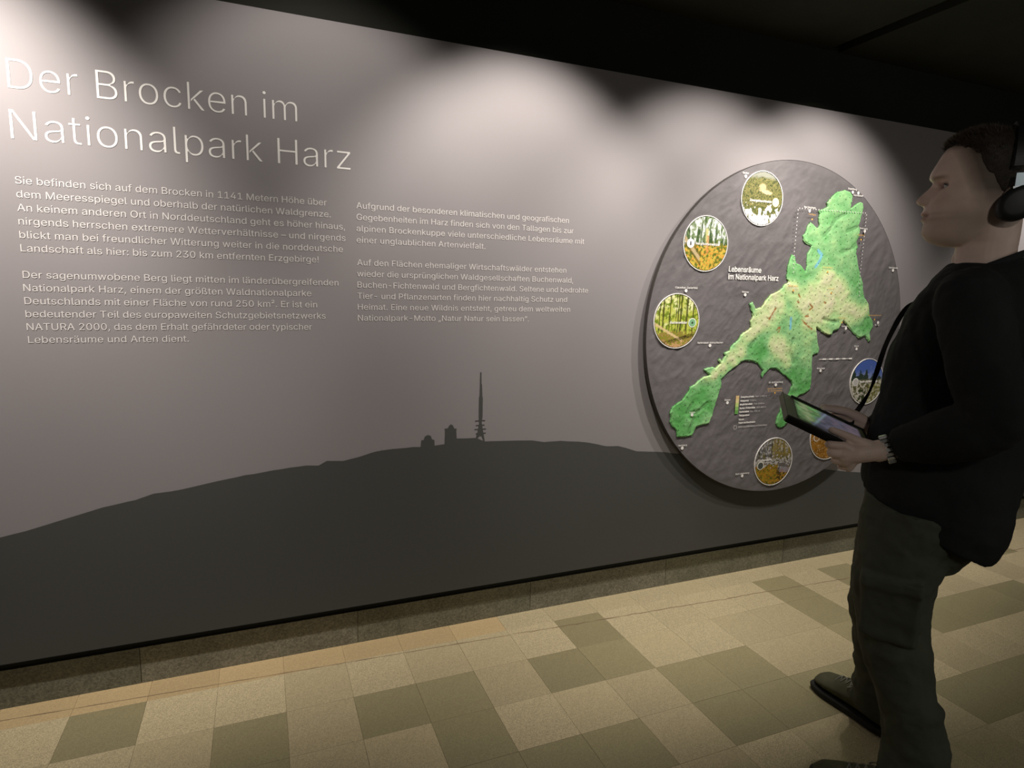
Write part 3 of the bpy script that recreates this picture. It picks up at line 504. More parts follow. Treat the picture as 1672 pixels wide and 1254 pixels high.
# photo roundels: flat prints, painted point by point
def nz(u, v, s, o=0, k=3): return np.array([noise.fractal(Vector((a * s, b * s, o)), .9, 2.0, k) for a, b in zip(u, v)])
def mixc(c, col, k): k = np.clip(k, 0, 1)[:, None]; return c * (1 - k) + np.array(col) * k
def paint(which, u, v):
    a = nz(u, v, 3, which * 7.1); b = nz(u, v, 9, which * 3.3 + 1); d = nz(u, v, 20, which + .7, 2)
    c = np.ones((len(u), 3)) * .3
    if which == 0:
        c = mixc(c, (.24, .24, .09), np.ones_like(u)); c = mixc(c, (.36, .32, .14), .35 + b * 1.5); c = mixc(c, (.09, .11, .04), d * 2.0 + .25 + b)
        c = mixc(c, (.35, .36, .30), (v - .72 + a * .1) * 9)
        c = mixc(c, (.62, .50, .30), 3 * (1 - np.hypot((u + .02) / .20, (v - .42) / .16)) + d)
        c = mixc(c, (.68, .56, .36), 3 * (1 - np.hypot((u - .18) / .34, (v - .27 + .1 * u) / .09)) + b)
        fl = (-v - .20) * 6 - 1 + nz(u, v * .8, 6, 40, 2) * 6; fl = np.where(v < -.16, fl, -1)
        c = mixc(c, (.10, .13, .04), np.where(v < -.3, .55 + d, 0)); c = mixc(c, (.90, .90, .88), np.where(fl > .75, 1, 0) * np.where(v < -.2, 1, 0))
    elif which == 1:
        c = mixc(c, (.74, .78, .74), np.ones_like(u))
        tr = nz(u * 2.6, v * .5, 3, 9, 3) * 1.6 + .35 - (v - .2) * .9 - .5 * np.abs(u + .05) * (v > .2)
        c = mixc(c, (.075, .13, .045), np.where(v > -.08, tr * 2.4, 1)); c = mixc(c, (.22, .30, .14), (b + .05) * 2 * (v > -.1)); c = mixc(c, (.62, .62, .30), 2.5 * (1 - np.abs(u - .02) / .10) * (v > -.15) * (v < .55) * .5)
        g = (v < -.02 + b * .25); c = np.where(g[:, None], mixc(mixc(np.ones_like(c) * .3, (.62, .52, .10), np.ones_like(u)), (.70, .28, .06), .25 + d * 1.4), c)
        c = mixc(c, (.16, .20, .03), np.where(g, b * 3 + .1 - u * .25, 0)); lg = np.abs((v + .05) + (u + .75) * 1.05) / .1
        c = mixc(c, (.55, .45, .28), np.where((u < -.25) & (lg < 1), .9, 0)); c = mixc(c, (.12, .10, .02), np.where((u < -.2) & (np.abs(lg - 1.6) < .6) & (v < 0), .7, 0)); c = mixc(c, (.70, .30, .12), np.where((np.abs(u - .08) < .05) & (v < .3) & (v > -.35), .55, 0))
    elif which == 2:
        c = mixc(c, (.55, .60, .12), np.ones_like(u)); c = mixc(c, (.85, .86, .50), (v - .2 + a) * 1.2); c = mixc(c, (.22, .30, .03), b * 3 + .1)
        for tx, tw in ((-.78, .03), (-.62, .05), (-.33, .035), (.05, .04), (.16, .05), (.43, .06), (.72, .045), (-.05, .02)):
            c = mixc(c, (.09, .09, .02), np.where((np.abs(u - tx - v * .03) < tw * .75) & (v > -.45), .85, 0))
        g = v < -.42 + b * .15; c = np.where(g[:, None], mixc(np.ones_like(c) * np.array((.30, .30, .04)), (.45, .30, .12), .3 + d * 2), c)
        c = mixc(c, (.75, .60, .34), np.where(np.abs(v + .52 + (u + .15) * .5) < .055 + .02 * d, .9, 0) * (u < .3)); c = mixc(c, (.07, .05, .015), np.where(np.abs(v + .70 - u * .25) < .07, .6 + d, 0)); c = mixc(c, (.62, .40, .20), (-.80 - v + d * .2) * 12)
    elif which == 3:
        c = mixc(c, (.17, .16, .15), np.ones_like(u)); c = mixc(c, (.60, .59, .60), (b * 2.6 + .35) * (v > .15)); c = mixc(c, (.05, .05, .03), np.where((np.abs(np.modf(np.abs(u * 3.1 + 7))[0] - .5) < .09) & (v > .2), .75, 0)); c = mixc(c, (.20, .18, .05), np.where(v > 0, 1.4 * nz(u * 2, v * .6, 4, 2) + .1 + .5 * u, 0)); c = mixc(c, (.34, .26, .06), np.where((v > .1) & (u > -.1), .5 + d, 0))
        c = mixc(c, (.62, .60, .58), np.where(np.abs(v - .02 - b * .35) < .09, .85, 0)); c = mixc(c, (.10, .09, .06), np.where(np.abs(v - .16 - b * .4) < .05, .7, 0))
        g = v < -.12 + b * .3 + (u > .25) * (-.25); c = np.where(g[:, None], mixc(np.ones_like(c) * np.array((.42, .28, .03)), (.10, .13, .02), .3 + b * 3), c)
        c = mixc(c, (.50, .36, .04), np.where(g, d * 3 + .1, 0)); c = mixc(c, (.06, .05, .02), np.where((u > .2) & (v < -.3) & (b > -.05), .8, 0)); c = mixc(c, (.40, .38, .42), np.where((u > .35) & (np.abs(v + .38 + u * .1 - .05) < .12), .7, 0)); c = mixc(c, (.38, .13, .03), np.where(g & (d > .28), .8, 0))
    elif which == 4:
        c = mixc(c, (.10, .17, .46), np.ones_like(u)); c = mixc(c, (.45, .50, .66), (.55 - v + a * .3) * 1.6)
        tree = (.05 + .75 * np.abs(np.modf(np.abs(u * 2.6 + 3.15))[0] - .5) + .25 * a + .15 * (u < 0)) ; c = mixc(c, (.035, .06, .03), np.where(v < tree * .9 + .02 + d * .12, .95, 0))
        c = np.where((v < .08 + b * .12)[:, None], mixc(np.ones_like(c) * np.array((.56, .54, .47)), (.13, .13, .05), .30 + b * 4), c); c = mixc(c, (.04, .06, .02), np.where((v < -.35) & (np.abs(u + .28) < .22) & (b > -.12), .8, 0)); c = mixc(c, (.34, .34, .10), np.where((v < -.1) & (u > .1), .3 + d, 0))
    else:
        c = mixc(c, (.40, .20, .025), np.ones_like(u)); c = mixc(c, (.30, .15, .02), .4 + a * 2); c = mixc(c, (.62, .50, .30), np.where(d > .36, .9, 0)); c = mixc(c, (.48, .28, .06), (v - .2) * 1.2)
    return np.clip(c ** 1.18 * .92, .004, .95)
RN = [('Zwergstrauchheide', 'alpine heath'), ('Bergfichtenwälder', 'spruce forest with orange fern'), ('Buchenwälder', 'bright beech wood'), ('Fließgewässer', 'mossy brook'), ('Felsen und Blockhalden', 'rocks and firs under blue sky'), ('Moore', 'orange bog')]
badge = [(.66, -.10, (.72, .70, .42), None), (-.70, -.02, (.86, .85, .82), None), (.70, -.06, (.20, .42, .22), (.75, .80, .70)), (-.70, -.12, (.06, .07, .06), (.80, .78, .66)), (-.70, .0, (.45, .44, .42), (.80, .78, .74)), (-.66, .0, (.30, .16, .05), (.80, .76, .66))]
ns = 96; gu = np.linspace(-1, 1, ns); U, Vv = np.meshgrid(gu, gu, indexing='ij')
msk = (U ** 2 + Vv ** 2) < .985 ** 2
kp = msk[:-1, :-1] & msk[1:, :-1] & msk[:-1, 1:] & msk[1:, 1:]
us = np.zeros(msk.shape, bool)
for sl in ((slice(None, -1), slice(None, -1)), (slice(1, None), slice(None, -1)), (slice(None, -1), slice(1, None)), (slice(1, None), slice(1, None))): us[sl] |= kp
ix = -np.ones(msk.shape, int); ix[us] = np.arange(us.sum())
FQ = [(ix[i, j], ix[i + 1, j], ix[i + 1, j + 1], ix[i, j + 1]) for i, j in np.argwhere(kp)]
order = [0, 1, 2, 3, 4, 5]
for k in order:
    rx, rz = ROUNDELS[k]; yb = DYF - .0042; u = U[us]; vv_ = Vv[us]; q = ROUND_R - .0025
    o = mk('photo_roundel', [(DX + rx + a * q, yb, DZ + rz + b * q) for a, b in zip(u, vv_)], FQ, M_photo, disc); o['label'] = 'round photo of ' + RN[k][1]
    set_cols(o.data, paint(k, u, vv_))
    rg = [[(DX + rx + r * math.cos(t), y, DZ + rz + r * math.sin(t)) for t in np.linspace(0, 2 * math.pi, 96, endpoint=False)] for r, y in ((ROUND_R - .0030, yb + .001), (ROUND_R - .0030, yb - .0004), (ROUND_R, yb - .0004), (ROUND_R, yb + .004))]
    mk('ring', *rings(rg, cap=False), M_white, o)
    bu, bv, bc, bc2 = badge[k]; bm = mat('badge_colour', bc, rough=.6)
    if bc2: mk('badge_ring', *flat_disc(rx + bu * q, rz + bv * q, .0205, yb - .0009), mat('badge_ring_colour', bc2, rough=.6), o); mk('badge', *flat_disc(rx + bu * q, rz + bv * q, .0165, yb - .0014), bm, o)
    else: mk('badge', *flat_disc(rx + bu * q, rz + bv * q, .0195, yb - .0012), bm, o)
    if k in (0, 2): x0, x1 = rx + (-.62 if k == 0 else -.30) * q, rx + .46 * q
    else: x0, x1 = rx - .47 * q, rx + (.64 if k != 3 else .25) * q
    zz = rz + bv * q - .004 + (.026 if k == 3 else 0)
    if k == 3: x0, x1 = rx - .85 * q, rx - .1 * q
    lb = lettering(RN[k][0], DX + x0, DX + x1, DZ + zz, .0098, M_white, yb - .0016, disc, 'habitat_name', bold=.02)
    lb.parent = o; lb.matrix_parent_inverse = o.matrix_world.inverted() if False else Matrix.Identity(4)
    if k == 1: mk('badge_mark', *join([flat_disc(rx + bu * q, rz + bv * q + s_, .003 + .001 * t_, yb - .0018, 8) for t_, s_ in enumerate((.006, .002, -.004))]), mat('badge_ink', (.12, .12, .12)), o)
    if k == 2: mk('badge_mark', *flat_disc(rx + bu * q, rz + bv * q, .005, yb - .0018, 10), mat('badge_ink', (.02, .06, .02)), o)
# ---------------------------------------------------------------- tablet in its tray case
TA, TL, TU = Vector(TAB_A), Vector(TAB_L), -Vector(TAB_N); TE = Vector(TAB_END) * .94 + Vector((0, 0, CAM_H * .06)); TW = .19; TLEN = .245; TK = .94
def TB(a, l, n): return TE + (TA * a + TL * l + TU * n) * TK
def tbox(a0, a1, l0, l1, n0, n1, c=0):
    v, f = box(a0, a1, l0, l1, n0, n1, c); return [TB(*p) for p in v], f
tab = empty('tablet_computer', TB(-TLEN / 2, 0, -.02))
tag(tab, 'tablet computer in a thick black tray case held by the man at waist height', 'tablet')
M_case = mat('case_black', (.012, .012, .011), rough=.45, spec=.5)
M_caseg = mat('screen_margin', (.16, .19, .10), rough=.30, spec=.6)
hw = TW / 2
mk('case_tray', *join([tbox(-TLEN, -.003, -hw, hw, -.020, -.004), tbox(-TLEN, -.001, hw - .006, hw, -.020, .0015), tbox(-TLEN, -.024, -hw, -hw + .006, -.020, .0035), tbox(-TLEN, -TLEN + .006, -hw, hw, -.020, .002)]), M_case, tab)
mk('glass_margin', *tbox(-TLEN + .006, 0, -hw + .0, hw - .006, -.004, -.0012), M_caseg, tab)
mk('end_strip', *tbox(-.0005, .0025, -hw - .003, hw - .002, -.019, .0003), mat('case_olive_grey', (.11, .12, .08), rough=.5), tab)
nx, ny = 70, 54; V = []; F = []; C = []
for i in range(nx + 1):
    for j in range(ny + 1):
        s_ = i / nx; t_ = j / ny; a = -.030 - s_ * (TLEN - .048); l = -hw + .014 + t_ * (TW - .030)
        V.append(TB(a, l, -.0008))
        q1 = noise.fractal(Vector((s_ * 4, t_ * 5, 2)), 1, 2, 3); q2 = noise.fractal(Vector((s_ * 9, t_ * 9, 7)), 1, 2, 2)
        g = np.array((.20, .46, .16)) * (1 + q1); g = g + (np.array((.52, .66, .34)) - g) * min(max(.75 * math.exp(-((s_ - .12 - .1 * t_) / .10) ** 2) + q2 * .8, 0), 1)
        p_ = np.array((.16, .17, .25)) * (1 + .8 * q1); p_ = p_ + (np.array((.27, .22, .29)) - p_) * min(max((s_ - .45) * 2.2 + q2, 0), 1)
        e = min(max((s_ - .30 + .25 * (t_ - .5) + q1 * .12) * 12, 0), 1); c = g * (1 - e) + p_ * e
        c = c + (np.array((.45, .62, .75)) - c) * .8 * math.exp(-((s_ - .36 + .30 * (t_ - .5)) / .018) ** 2)
        k = min(1, min(s_, 1 - s_, t_, 1 - t_) * 22) ** .6
        if t_ > .72: k *= max(.25, 1 - (t_ - .72) * 3.0)
        C.append(c * k)
for i in range(nx):
    for j in range(ny): a = i * (ny + 1) + j; F.append((a, a + 1, a + ny + 2, a + ny + 1))
o = mk('screen', V, F, mat('lit_screen', (1, 1, 1), rough=.12, spec=.5, attr='paint', emit=.27), tab)
set_cols(o.data, np.clip(np.array(C), 0, 1)); o['label'] = 'lit screen showing a green picture above a violet area'
mk('case_button', *tbox(-.215, -.205, hw, hw + .0015, -.013, -.008), mat('button_grey', (.25, .25, .24), rough=.4), tab)

# ---------------------------------------------------------------- the visitor
OX, OY = 1.655, 1.065
def frame(deg):
    b = math.radians(deg); return Vector((-math.sin(b), math.cos(b), 0)), Vector((-math.cos(b), -math.sin(b), 0))
FB, LB = frame(28); FHd, LHd = frame(38)
def BW(f, l, z): return Vector((OX, OY, z)) + FB * f + LB * l
HC = Vector((1.60, 1.045, 0))
def HW(f, l, z): return HC + FHd * f + LHd * l + Vector((0, 0, z))
man = empty('person', BW(.02, 0, 0))
tag(man, 'man in dark sweatshirt and cargo trousers standing at right looking up at the wall', 'person')

M_skin = mat('skin', (.52, .36, .30), rough=.52, spec=.4, var=(22, .08), bump=(420, .12, .0008), attr='paint')
M_hair = mat('hair_brown', (.022, .014, .008), rough=.7, var=(60, .3))
M_shirt = mat('sweatshirt_black', (.019, .020, .021), rough=.92, spec=.15, bump=(500, .35, .001), var=(6, .2))
M_pants = mat('trousers_olive_grey', (.075, .080, .060), rough=.9, spec=.15, bump=(450, .3, .001), var=(5, .15))
M_shoe = mat('shoe_olive', (.085, .085, .05), rough=.8, spec=.2, bump=(300, .3, .001), var=(20, .2))
M_sole = mat('sole_black', (.015, .015, .012), rough=.8)

# head surface: midline profile, back, half width by height
zf = [1.497, 1.501, 1.506, 1.513, 1.521, 1.530, 1.538, 1.546, 1.553, 1.559, 1.565, 1.5685, 1.571, 1.574, 1.578, 1.583, 1.588, 1.594, 1.600, 1.606, 1.620, 1.640, 1.650, 1.655, 1.661, 1.668, 1.674, 1.681, 1.690, 1.698, 1.708, 1.719, 1.730, 1.738, 1.746, 1.753, 1.759, 1.763, 1.765]
ff = [.020, .034, .046, .056, .0625, .0665, .067, .0668, .0655, .067, .0712, .0700, .0662, .0700, .0718, .0702, .0690, .0682, .067, .066, .0605, .0555, .0545, .0565, .0605, .0628, .0625, .0600, .0560, .0520, .0475, .0420, .0350, .0285, .0190, .0070, -.008, -.022, -.04]
def I(z, a, b): return float(np.interp(z, a, b))
zbk = [1.497, 1.52, 1.54, 1.56, 1.60, 1.65, 1.70, 1.73, 1.75, 1.759, 1.765]; fbk = [-.062, -.078, -.092, -.108, -.128, -.142, -.140, -.124, -.098, -.075, -.05]
zw = [1.497, 1.503, 1.51, 1.52, 1.53, 1.55, 1.58, 1.61, 1.64, 1.67, 1.70, 1.72, 1.735, 1.75, 1.759, 1.765]; wd_ = [.036, .043, .048, .053, .056, .061, .067, .071, .074, .0775, .0775, .0735, .066, .050, .034, .012]
def gs(x, s): return math.exp(-(x / s) ** 2)
def head_point(th, z, grow=0.0):
    F0 = I(z, zf, ff) + grow; B0 = I(z, zbk, fbk) - grow; W0 = I(z, zw, wd_) + grow
    c = -.042 if z > 1.56 else -.042 + .012 * (1.56 - z) / .06
    if z > 1.735: c = (F0 + B0) / 2
    s, co = math.sin(th), math.cos(th)
    if co > 0:
        k = np.interp(z, [1.50, 1.54, 1.58, 1.64, 1.70, 1.76], [1.15, 1.10, .98, .92, .86, .95])
        l = W0 * math.copysign(abs(s) ** (1.02 * k), s); f = c + (F0 - c) * abs(co) ** (.92 / k * 1.0)
    else:
        l = W0 * math.copysign(abs(s) ** .95, s); f = c + (c - B0) * -abs(co) ** .95
    if grow == 0 and co > 0:
        al = abs(l)
        # nose
        nzp = I(z, [1.597, 1.600, 1.604, 1.608, 1.6115, 1.618, 1.629, 1.642, 1.652], [0, .011, .0180, .0212, .0222, .0205, .0145, .0055, 0])
        sg = I(z, [1.600, 1.612, 1.630, 1.65], [.0150, .0135, .0100, .0095]); f += nzp * math.exp(-(al / sg) ** 2.6)
        f += .0110 * gs(al - .0155, .0055) * gs(z - 1.6060, .0075) - .0035 * gs(al - .0235, .0035) * gs(z - 1.606, .009)                      # nostril wings
        f -= .0200 * gs(al - .033, .0170) * gs(z - 1.6405, .0110)                       # eye sockets
        f += .0040 * gs(al - .026, .016) * gs(z - 1.664, .007)                        # brow ridge
        f += .0040 * gs(al - .044, .014) * gs(z - 1.618, .014); l += math.copysign(.0025, l) * gs(al - .055, .02) * gs(z - 1.615, .016)
        f -= .0030 * gs(al - .040, .012) * gs(z - 1.585, .014)                        # hollow cheek
        f -= .0035 * gs(al - .0245, .0050) * gs(z - 1.5705, .005)                      # mouth corner
        f += .0022 * math.exp(-(al / .021) ** 4) * (gs(z - 1.5775, .004) + gs(z - 1.5645, .0045)) - .0045 * math.exp(-(al / .024) ** 4) * gs(z - 1.5708, .0022)
        f -= .0016 * gs(al - .021 - (1.60 - z) * .35, .004) * (1 if 1.572 < z < 1.60 else 0)  # fold beside the mouth
        f += .0018 * gs(al, .012) * gs(z - 1.530, .010)
    return f, l
def head_surf(z0, z1, nz_, nth=150, grow=0.0):
    R = []
    for z in np.linspace(z0, z1, nz_):
        R.append([HW(*head_point(t, z, grow), z) for t in np.linspace(0, 2 * math.pi, nth, endpoint=False)])
    return rings(R)
Tf = Matrix(((FHd.x, LHd.x, 0), (FHd.y, LHd.y, 0), (0, 0, 1)))
parts = [head_surf(1.497, 1.765, 135)]
# neck
parts.append(tube([HW(-.075, 0, 1.585), HW(-.071, 0, 1.53), HW(-.068, 0, 1.48), HW(-.070, 0, 1.43), BW(-.055, .03, 1.38)], [.057, .0605, .062, .066, .085], n=28))
parts.append(tube([HW(-.035, .035, 1.535), HW(-.025, .02, 1.47), HW(-.01, .01, 1.43)], [.011, .011, .012], n=10))
parts.append(ell(HW(-.014, 0, 1.466), (.012, .012, .020), 8))
# lids
for sgn in (1, -1):
    for dz, rr, df in ((.0098, (.0135, .0160, .0045), .0005), (-.0094, (.0125, .0155, .0036), -.0012)):
        parts.append(ell(HW(.0255 + df, sgn * .0315, 1.6395 + dz), rr, 10, Tf.to_3x3().to_4x4()))
    # ear
    parts.append(ell(HW(-.092, sgn * .0735, 1.602), (.0150, .0080, .028), 10, (Tf @ Matrix.Rotation(math.radians(-12), 3, 'Y')).to_4x4()))
    parts.append(ell(HW(-.076, sgn * .0730, 1.568), (.0075, .0065, .0090), 8, Tf.to_4x4()))
# trunk and legs under the clothes
def torso_ring(f0, f1, hw_, z, l0=.02, tilt=0, n=44, e=2.3):
    c = (f0 + f1) / 2; a = (f0 - f1) / 2; R = []
    for t in np.linspace(0, 2 * math.pi, n, endpoint=False):
        co, s = math.cos(t), math.sin(t); f = c + a * math.copysign(abs(co) ** (2 / e), co); l = l0 + hw_ * math.copysign(abs(s) ** (2 / e), s)
        R.append(BW(f, l, z + tilt * f))
    return R
parts.append(rings([torso_ring(.10, -.11, .13, .82), torso_ring(.10, -.12, .14, .95), torso_ring(.10, -.14, .15, 1.1), torso_ring(.09, -.15, .17, 1.28), torso_ring(.05, -.14, .17, 1.38), torso_ring(.0, -.11, .10, 1.43)]))
SH_L, EL_L = BW(-.055, .215, 1.365), BW(-.125, .285, 1.115)
SH_R, EL_R = BW(-.02, -.165, 1.37), BW(.015, -.250, 1.11)
# hands, laid out in the tablet's own axes: along it, across it, above it
HL = {'wrist': (-.262, .085, .036), 'wr0': (-.232, .100, .016), 'palm': (-.198, .112, -.006), 'mcp2': (-.158, .1085, -.006), 'pip2': (-.126, .1085, -.019), 'tip2': (-.136, .062, -.0300),
      'mcp3': (-.166, .1165, -.024), 'pip3': (-.140, .111, -.038), 'tip3': (-.158, .055, -.0300), 'mcp4': (-.180, .116, -.041), 'pip4': (-.160, .104, -.053), 'tip4': (-.182, .050, -.0300),
      'mcp5': (-.197, .110, -.054), 'pip5': (-.184, .094, -.064), 'tip5': (-.206, .050, -.0330), 'cmc': (-.212, .100, .020), 'tmcp': (-.182, .097, .0180), 'tip_ip': (-.148, .086, .0140), 'tipt': (-.118, .078, .0095)}
HR = {'wrist': (-.290, -.120, .010), 'wr0': (-.258, -.122, .008), 'palm': (-.222, -.122, .004), 'mcp2': (-.178, -.117, .008), 'pip2': (-.148, -.108, -.014), 'tip2': (-.145, -.060, -.0300),
      'mcp3': (-.184, -.120, -.006), 'pip3': (-.160, -.108, -.028), 'tip3': (-.165, -.055, -.0300), 'mcp4': (-.196, -.118, -.018), 'pip4': (-.180, -.104, -.036), 'tip4': (-.188, -.052, -.0295),
      'mcp5': (-.213, -.113, -.028), 'pip5': (-.203, -.100, -.040), 'tip5': (-.212, -.056, -.0290), 'cmc': (-.232, -.114, .020), 'tmcp': (-.188, -.110, .0240), 'tip_ip': (-.148, -.100, .0185), 'tipt': (-.116, -.090, .0110)}
def hand(H, el, sgn):
    p = {k: TB(*v) for k, v in H.items()}; o = []
    W = p['wrist']; d = (W - el).normalized(); out = TL * sgn
    o.append(tube([el, el + (W - el) * .35, W - d * .05, W, p['wr0']], [.040, .043, .030, .0265, .027], n=18))
    # palm: metacarpals fanned out and filled
    for k, r0, r1 in (('2', .0155, .0125), ('3', .016, .0125), ('4', .0155, .0120), ('5', .0140, .0110)):
        o.append(tube([p['wr0'], p['palm'] + (p['mcp' + k] - p['palm']) * .35, p['mcp' + k]], [.021, r0, r1], n=12))
    o.append(tube([p['wr0'], p['palm'], (p['mcp3'] + p['mcp4']) / 2], [.024, .0225, .014], n=14))
    for k, r in (('2', .0098), ('3', .0102), ('4', .0096), ('5', .0084)):
        A, B, E = p['mcp' + k], p['pip' + k], p['tip' + k]
        m = B + (E - B) * .52 - TU * .002
        o.append(tube([A, B, m, E], [r * 1.10, r * 1.02, r * .94, r * .78], n=12, k=5))
        o.append(ell(B, (r * 1.06,) * 3, 7)); o.append(ell(A, (r * 1.22,) * 3, 7))
    o.append(tube([p['wr0'], p['cmc'], p['tmcp'], p['tip_ip'], p['tipt']], [.016, .0165, .0125, .0108, .0088], n=14))
    o.append(ell(p['tip_ip'], (.0112,) * 3, 7))
    return o
parts += [tube([SH_L, SH_L + (EL_L - SH_L) * .5, EL_L], [.055, .050, .042], n=18), tube([SH_R, SH_R + (EL_R - SH_R) * .5, EL_R], [.055, .050, .042], n=18)]
parts += hand(HL, EL_L, 1) + hand(HR, EL_R, -1)
KN_L, AN_L = BW(.030, .135, .49), BW(-.055, .135, .11)
KN_R, AN_R = BW(.115, -.115, .50), BW(.085, -.215, .11)
HP_L, HP_R = BW(-.02, .115, .86), BW(-.01, -.085, .86)
FTL, FTR = (BW(.118, .168, .036), BW(-.060, .130, .040)), (BW(.225, -.290, .036), BW(.065, -.200, .040))
for hp, kn, an, ft in ((HP_L, KN_L, AN_L, FTL), (HP_R, KN_R, AN_R, FTR)):
    parts.append(tube([hp, hp + (kn - hp) * .5, kn, kn + (an - kn) * .4, an], [.066, .056, .046, .042, .034], n=18)); parts.append(tube([an, ft[1], ft[0]], [.030, .024, .017], n=14))
body_me = fuse(parts, .0026, smooth=2, factor=.45)
body = link('body', body_me, M_skin, man); body['label'] = 'skin of head, neck and hands'
nv = len(body_me.vertices); co = np.zeros(nv * 3); body_me.vertices.foreach_get('co', co); co = co.reshape(-1, 3)
rel = co - np.array(HC); hf = rel @ np.array(FHd); hl_ = np.abs(rel @ np.array(LHd)); hz = co[:, 2]
C = np.tile(np.array((.68, .52, .445)), (nv, 1))
def mixm(col, k): 
    global C
    k = np.clip(k, 0, 1)[:, None]; C = C * (1 - k) + np.array(col) * k
ish = (hz > 1.49) & (hz < 1.78)
g2 = lambda x, s_: np.exp(-(x / s_) ** 2)
mixm((.56, .33, .28), ish * (hf > .02) * .35 * (g2(hl_ - .04, .02) * g2(hz - 1.61, .02) + g2(hl_, .016) * g2(hz - 1.608, .012)))
mixm((.42, .17, .155), ish * (hf > .045) * np.exp(-(hl_ / .0245) ** 6) * np.exp(-((hz - 1.5705) / .0105) ** 4) * .8)
mixm((.10, .05, .045), ish * (hf > .03) * np.exp(-(hl_ / .025) ** 8) * g2(hz - 1.5708, .0013) * .8)
mixm((.36, .27, .215), ish * .45 * np.clip((1.592 - hz) / .03, 0, 1) * np.clip((hf + .085) / .04, 0, 1) * np.clip((hz - 1.497) / .01, 0, 1))
mixm((.16, .105, .065), ish * (hf > .0) * .55 * g2((hz - 1.6565) - .0035 * np.sin((hl_ - .010) * 50), .0042) * np.clip((hl_ - .006) / .006, 0, 1) * np.clip((.058 - hl_) / .01, 0, 1))
mixm((.085, .06, .04), ish * .93 * np.clip(((.026 - .045 * np.clip((1.715 - hz) / .11, 0, 1)) - hf) / .036, 0, 1) ** .7 * np.clip((hz - 1.575) / .05, 0, 1))
mixm((.10, .07, .045), ish * .8 * np.clip((hz - 1.716) / .018, 0, 1))
mixm((.30, .14, .11), ish * (hf > .01) * .7 * g2(hl_ - .0315, .014) * g2(hz - 1.6395, .0085))
mixm((.12, .05, .045), ish * (hf > .05) * .8 * g2(hl_ - .0085, .0042) * g2(hz - 1.6005, .0032))
set_cols(body_me, C)

# eyes
def eye(sgn):
    c = HW(.0220, sgn * .0315, 1.6395); e = mk('eye', *ell(c, (.0122,) * 3, 14), mat('eye_white', (.42, .41, .39), rough=.15, spec=.8), man, smooth=True)
    d = (FHd * .96 + LHd * .10 + Vector((0, 0, .24))).normalized(); s = d.cross(Vector((0, 0, 1))).normalized(); u = s.cross(d)
    def cap(r, off): return [c + d * (math.sqrt(.0122 ** 2 - r * r) + off)] + [c + d * (math.sqrt(.0122 ** 2 - r * r) + off - .0004) + (s * math.cos(t) + u * math.sin(t)) * r for t in np.linspace(0, 2 * math.pi, 20, endpoint=False)], [(0, 1 + i, 1 + (i + 1) % 20) for i in range(20)]
    mk('eyelashes', *tube([HW(.0220 + .0128 * math.cos(a_) * .93, sgn * .0315 + .0128 * math.sin(a_), 1.6395 + .0048 - .0042 * abs(a_) ** 2) for a_ in np.linspace(-1.05, 1.05, 9)], [.0006, .0011, .0013, .0013, .0013, .0013, .0013, .0011, .0006], n=6, k=2), mat('lash_dark', (.02, .014, .01), rough=.7), e)
    mk('iris', *cap(.0060, .0008), mat('iris_grey', (.10, .14, .16), rough=.1, spec=.9), e); mk('pupil', *cap(.0023, .0012), mat('pupil_black', (.004, .004, .004), rough=.1, spec=.9), e)
eye(1); eye(-1)
# eyebrows: short hairs
def blades(pts, name, m, parent):
    V = []; F = []
    for p, d, ln, wd in pts:
        s = d.cross(Vector((rng.randn(), rng.randn(), rng.randn()))).normalized() * wd; n = len(V)
        V += [p - s, p + s, p + d * ln * .55 + s * .6 + Vector((0, 0, -.0004)), p + d * ln]; F += [(n, n + 1, n + 2), (n, n + 2, n + 3)]
    return tag(mk(name, V, F, m, parent), kind='stuff')
bp_ = []
for sgn in (1, -1):
    for k in range(520):
        t = rng.rand(); al = .010 + t * .046; z = 1.6560 + .0050 * math.sin(t * 2.2) + rng.randn() * .0017
        th = math.asin(min(.99, al / .073)); f, l = head_point(th * sgn * .98, z); l = sgn * al if abs(abs(l) - al) < .004 else l
        bp_.append((HW(f - .0003, l, z), (LHd * sgn * .8 - FHd * (.2 + t * .5) + FHd * .15 + Vector((0, 0, .15))).normalized(), .0075, .00035))
blades(bp_, 'eyebrow_hairs', mat('brow_hair', (.17, .115, .07), rough=.7), man)
# hair cap with a hairline, then short strands over it
def hairline(th):
    t = abs((th + math.pi) % (2 * math.pi) - math.pi)      # 0 front, pi back
    return np.interp(t, [0, .35, .62, .85, 1.10, 1.35, 1.52, 1.75, 2.1, math.pi], [1.735, 1.731, 1.737, 1.727, 1.722, 1.706, 1.676, 1.645, 1.595, 1.550])
nth = 140; R = []
for s_ in np.linspace(0, 1, 46):
    row = []
    for t in np.linspace(0, 2 * math.pi, nth, endpoint=False):
        hl = hairline(t) + .0025 * math.sin(t * 23) + .002 * math.sin(t * 41 + 1); z = hl + (1.7655 - hl) * s_ ** .9
        tt = abs((t + math.pi) % (2 * math.pi) - math.pi); thick = (.0015 + .0045 * min(1, s_ * 3)) + (.0040 * np.clip((z - 1.705) / .05, 0, 1)) * (1 - .25 * tt / math.pi)
        thick += .0015 * noise.noise(Vector((t * 7, z * 90, 0)))
        f, l = head_point(t, min(z, 1.765), grow=0); g_, h_ = head_point(t, min(z, 1.765), grow=thick)
        row.append(HW(g_, h_, z + (thick * np.clip((z - 1.73) / .035, 0, 1) * .85)))
    R.append(row)
inner = [[HC + (p - HC) if False else HW(*head_point(t, hairline(t), grow=-.006), hairline(t)) for t, p in zip(np.linspace(0, 2 * math.pi, nth, endpoint=False), R[0])]]
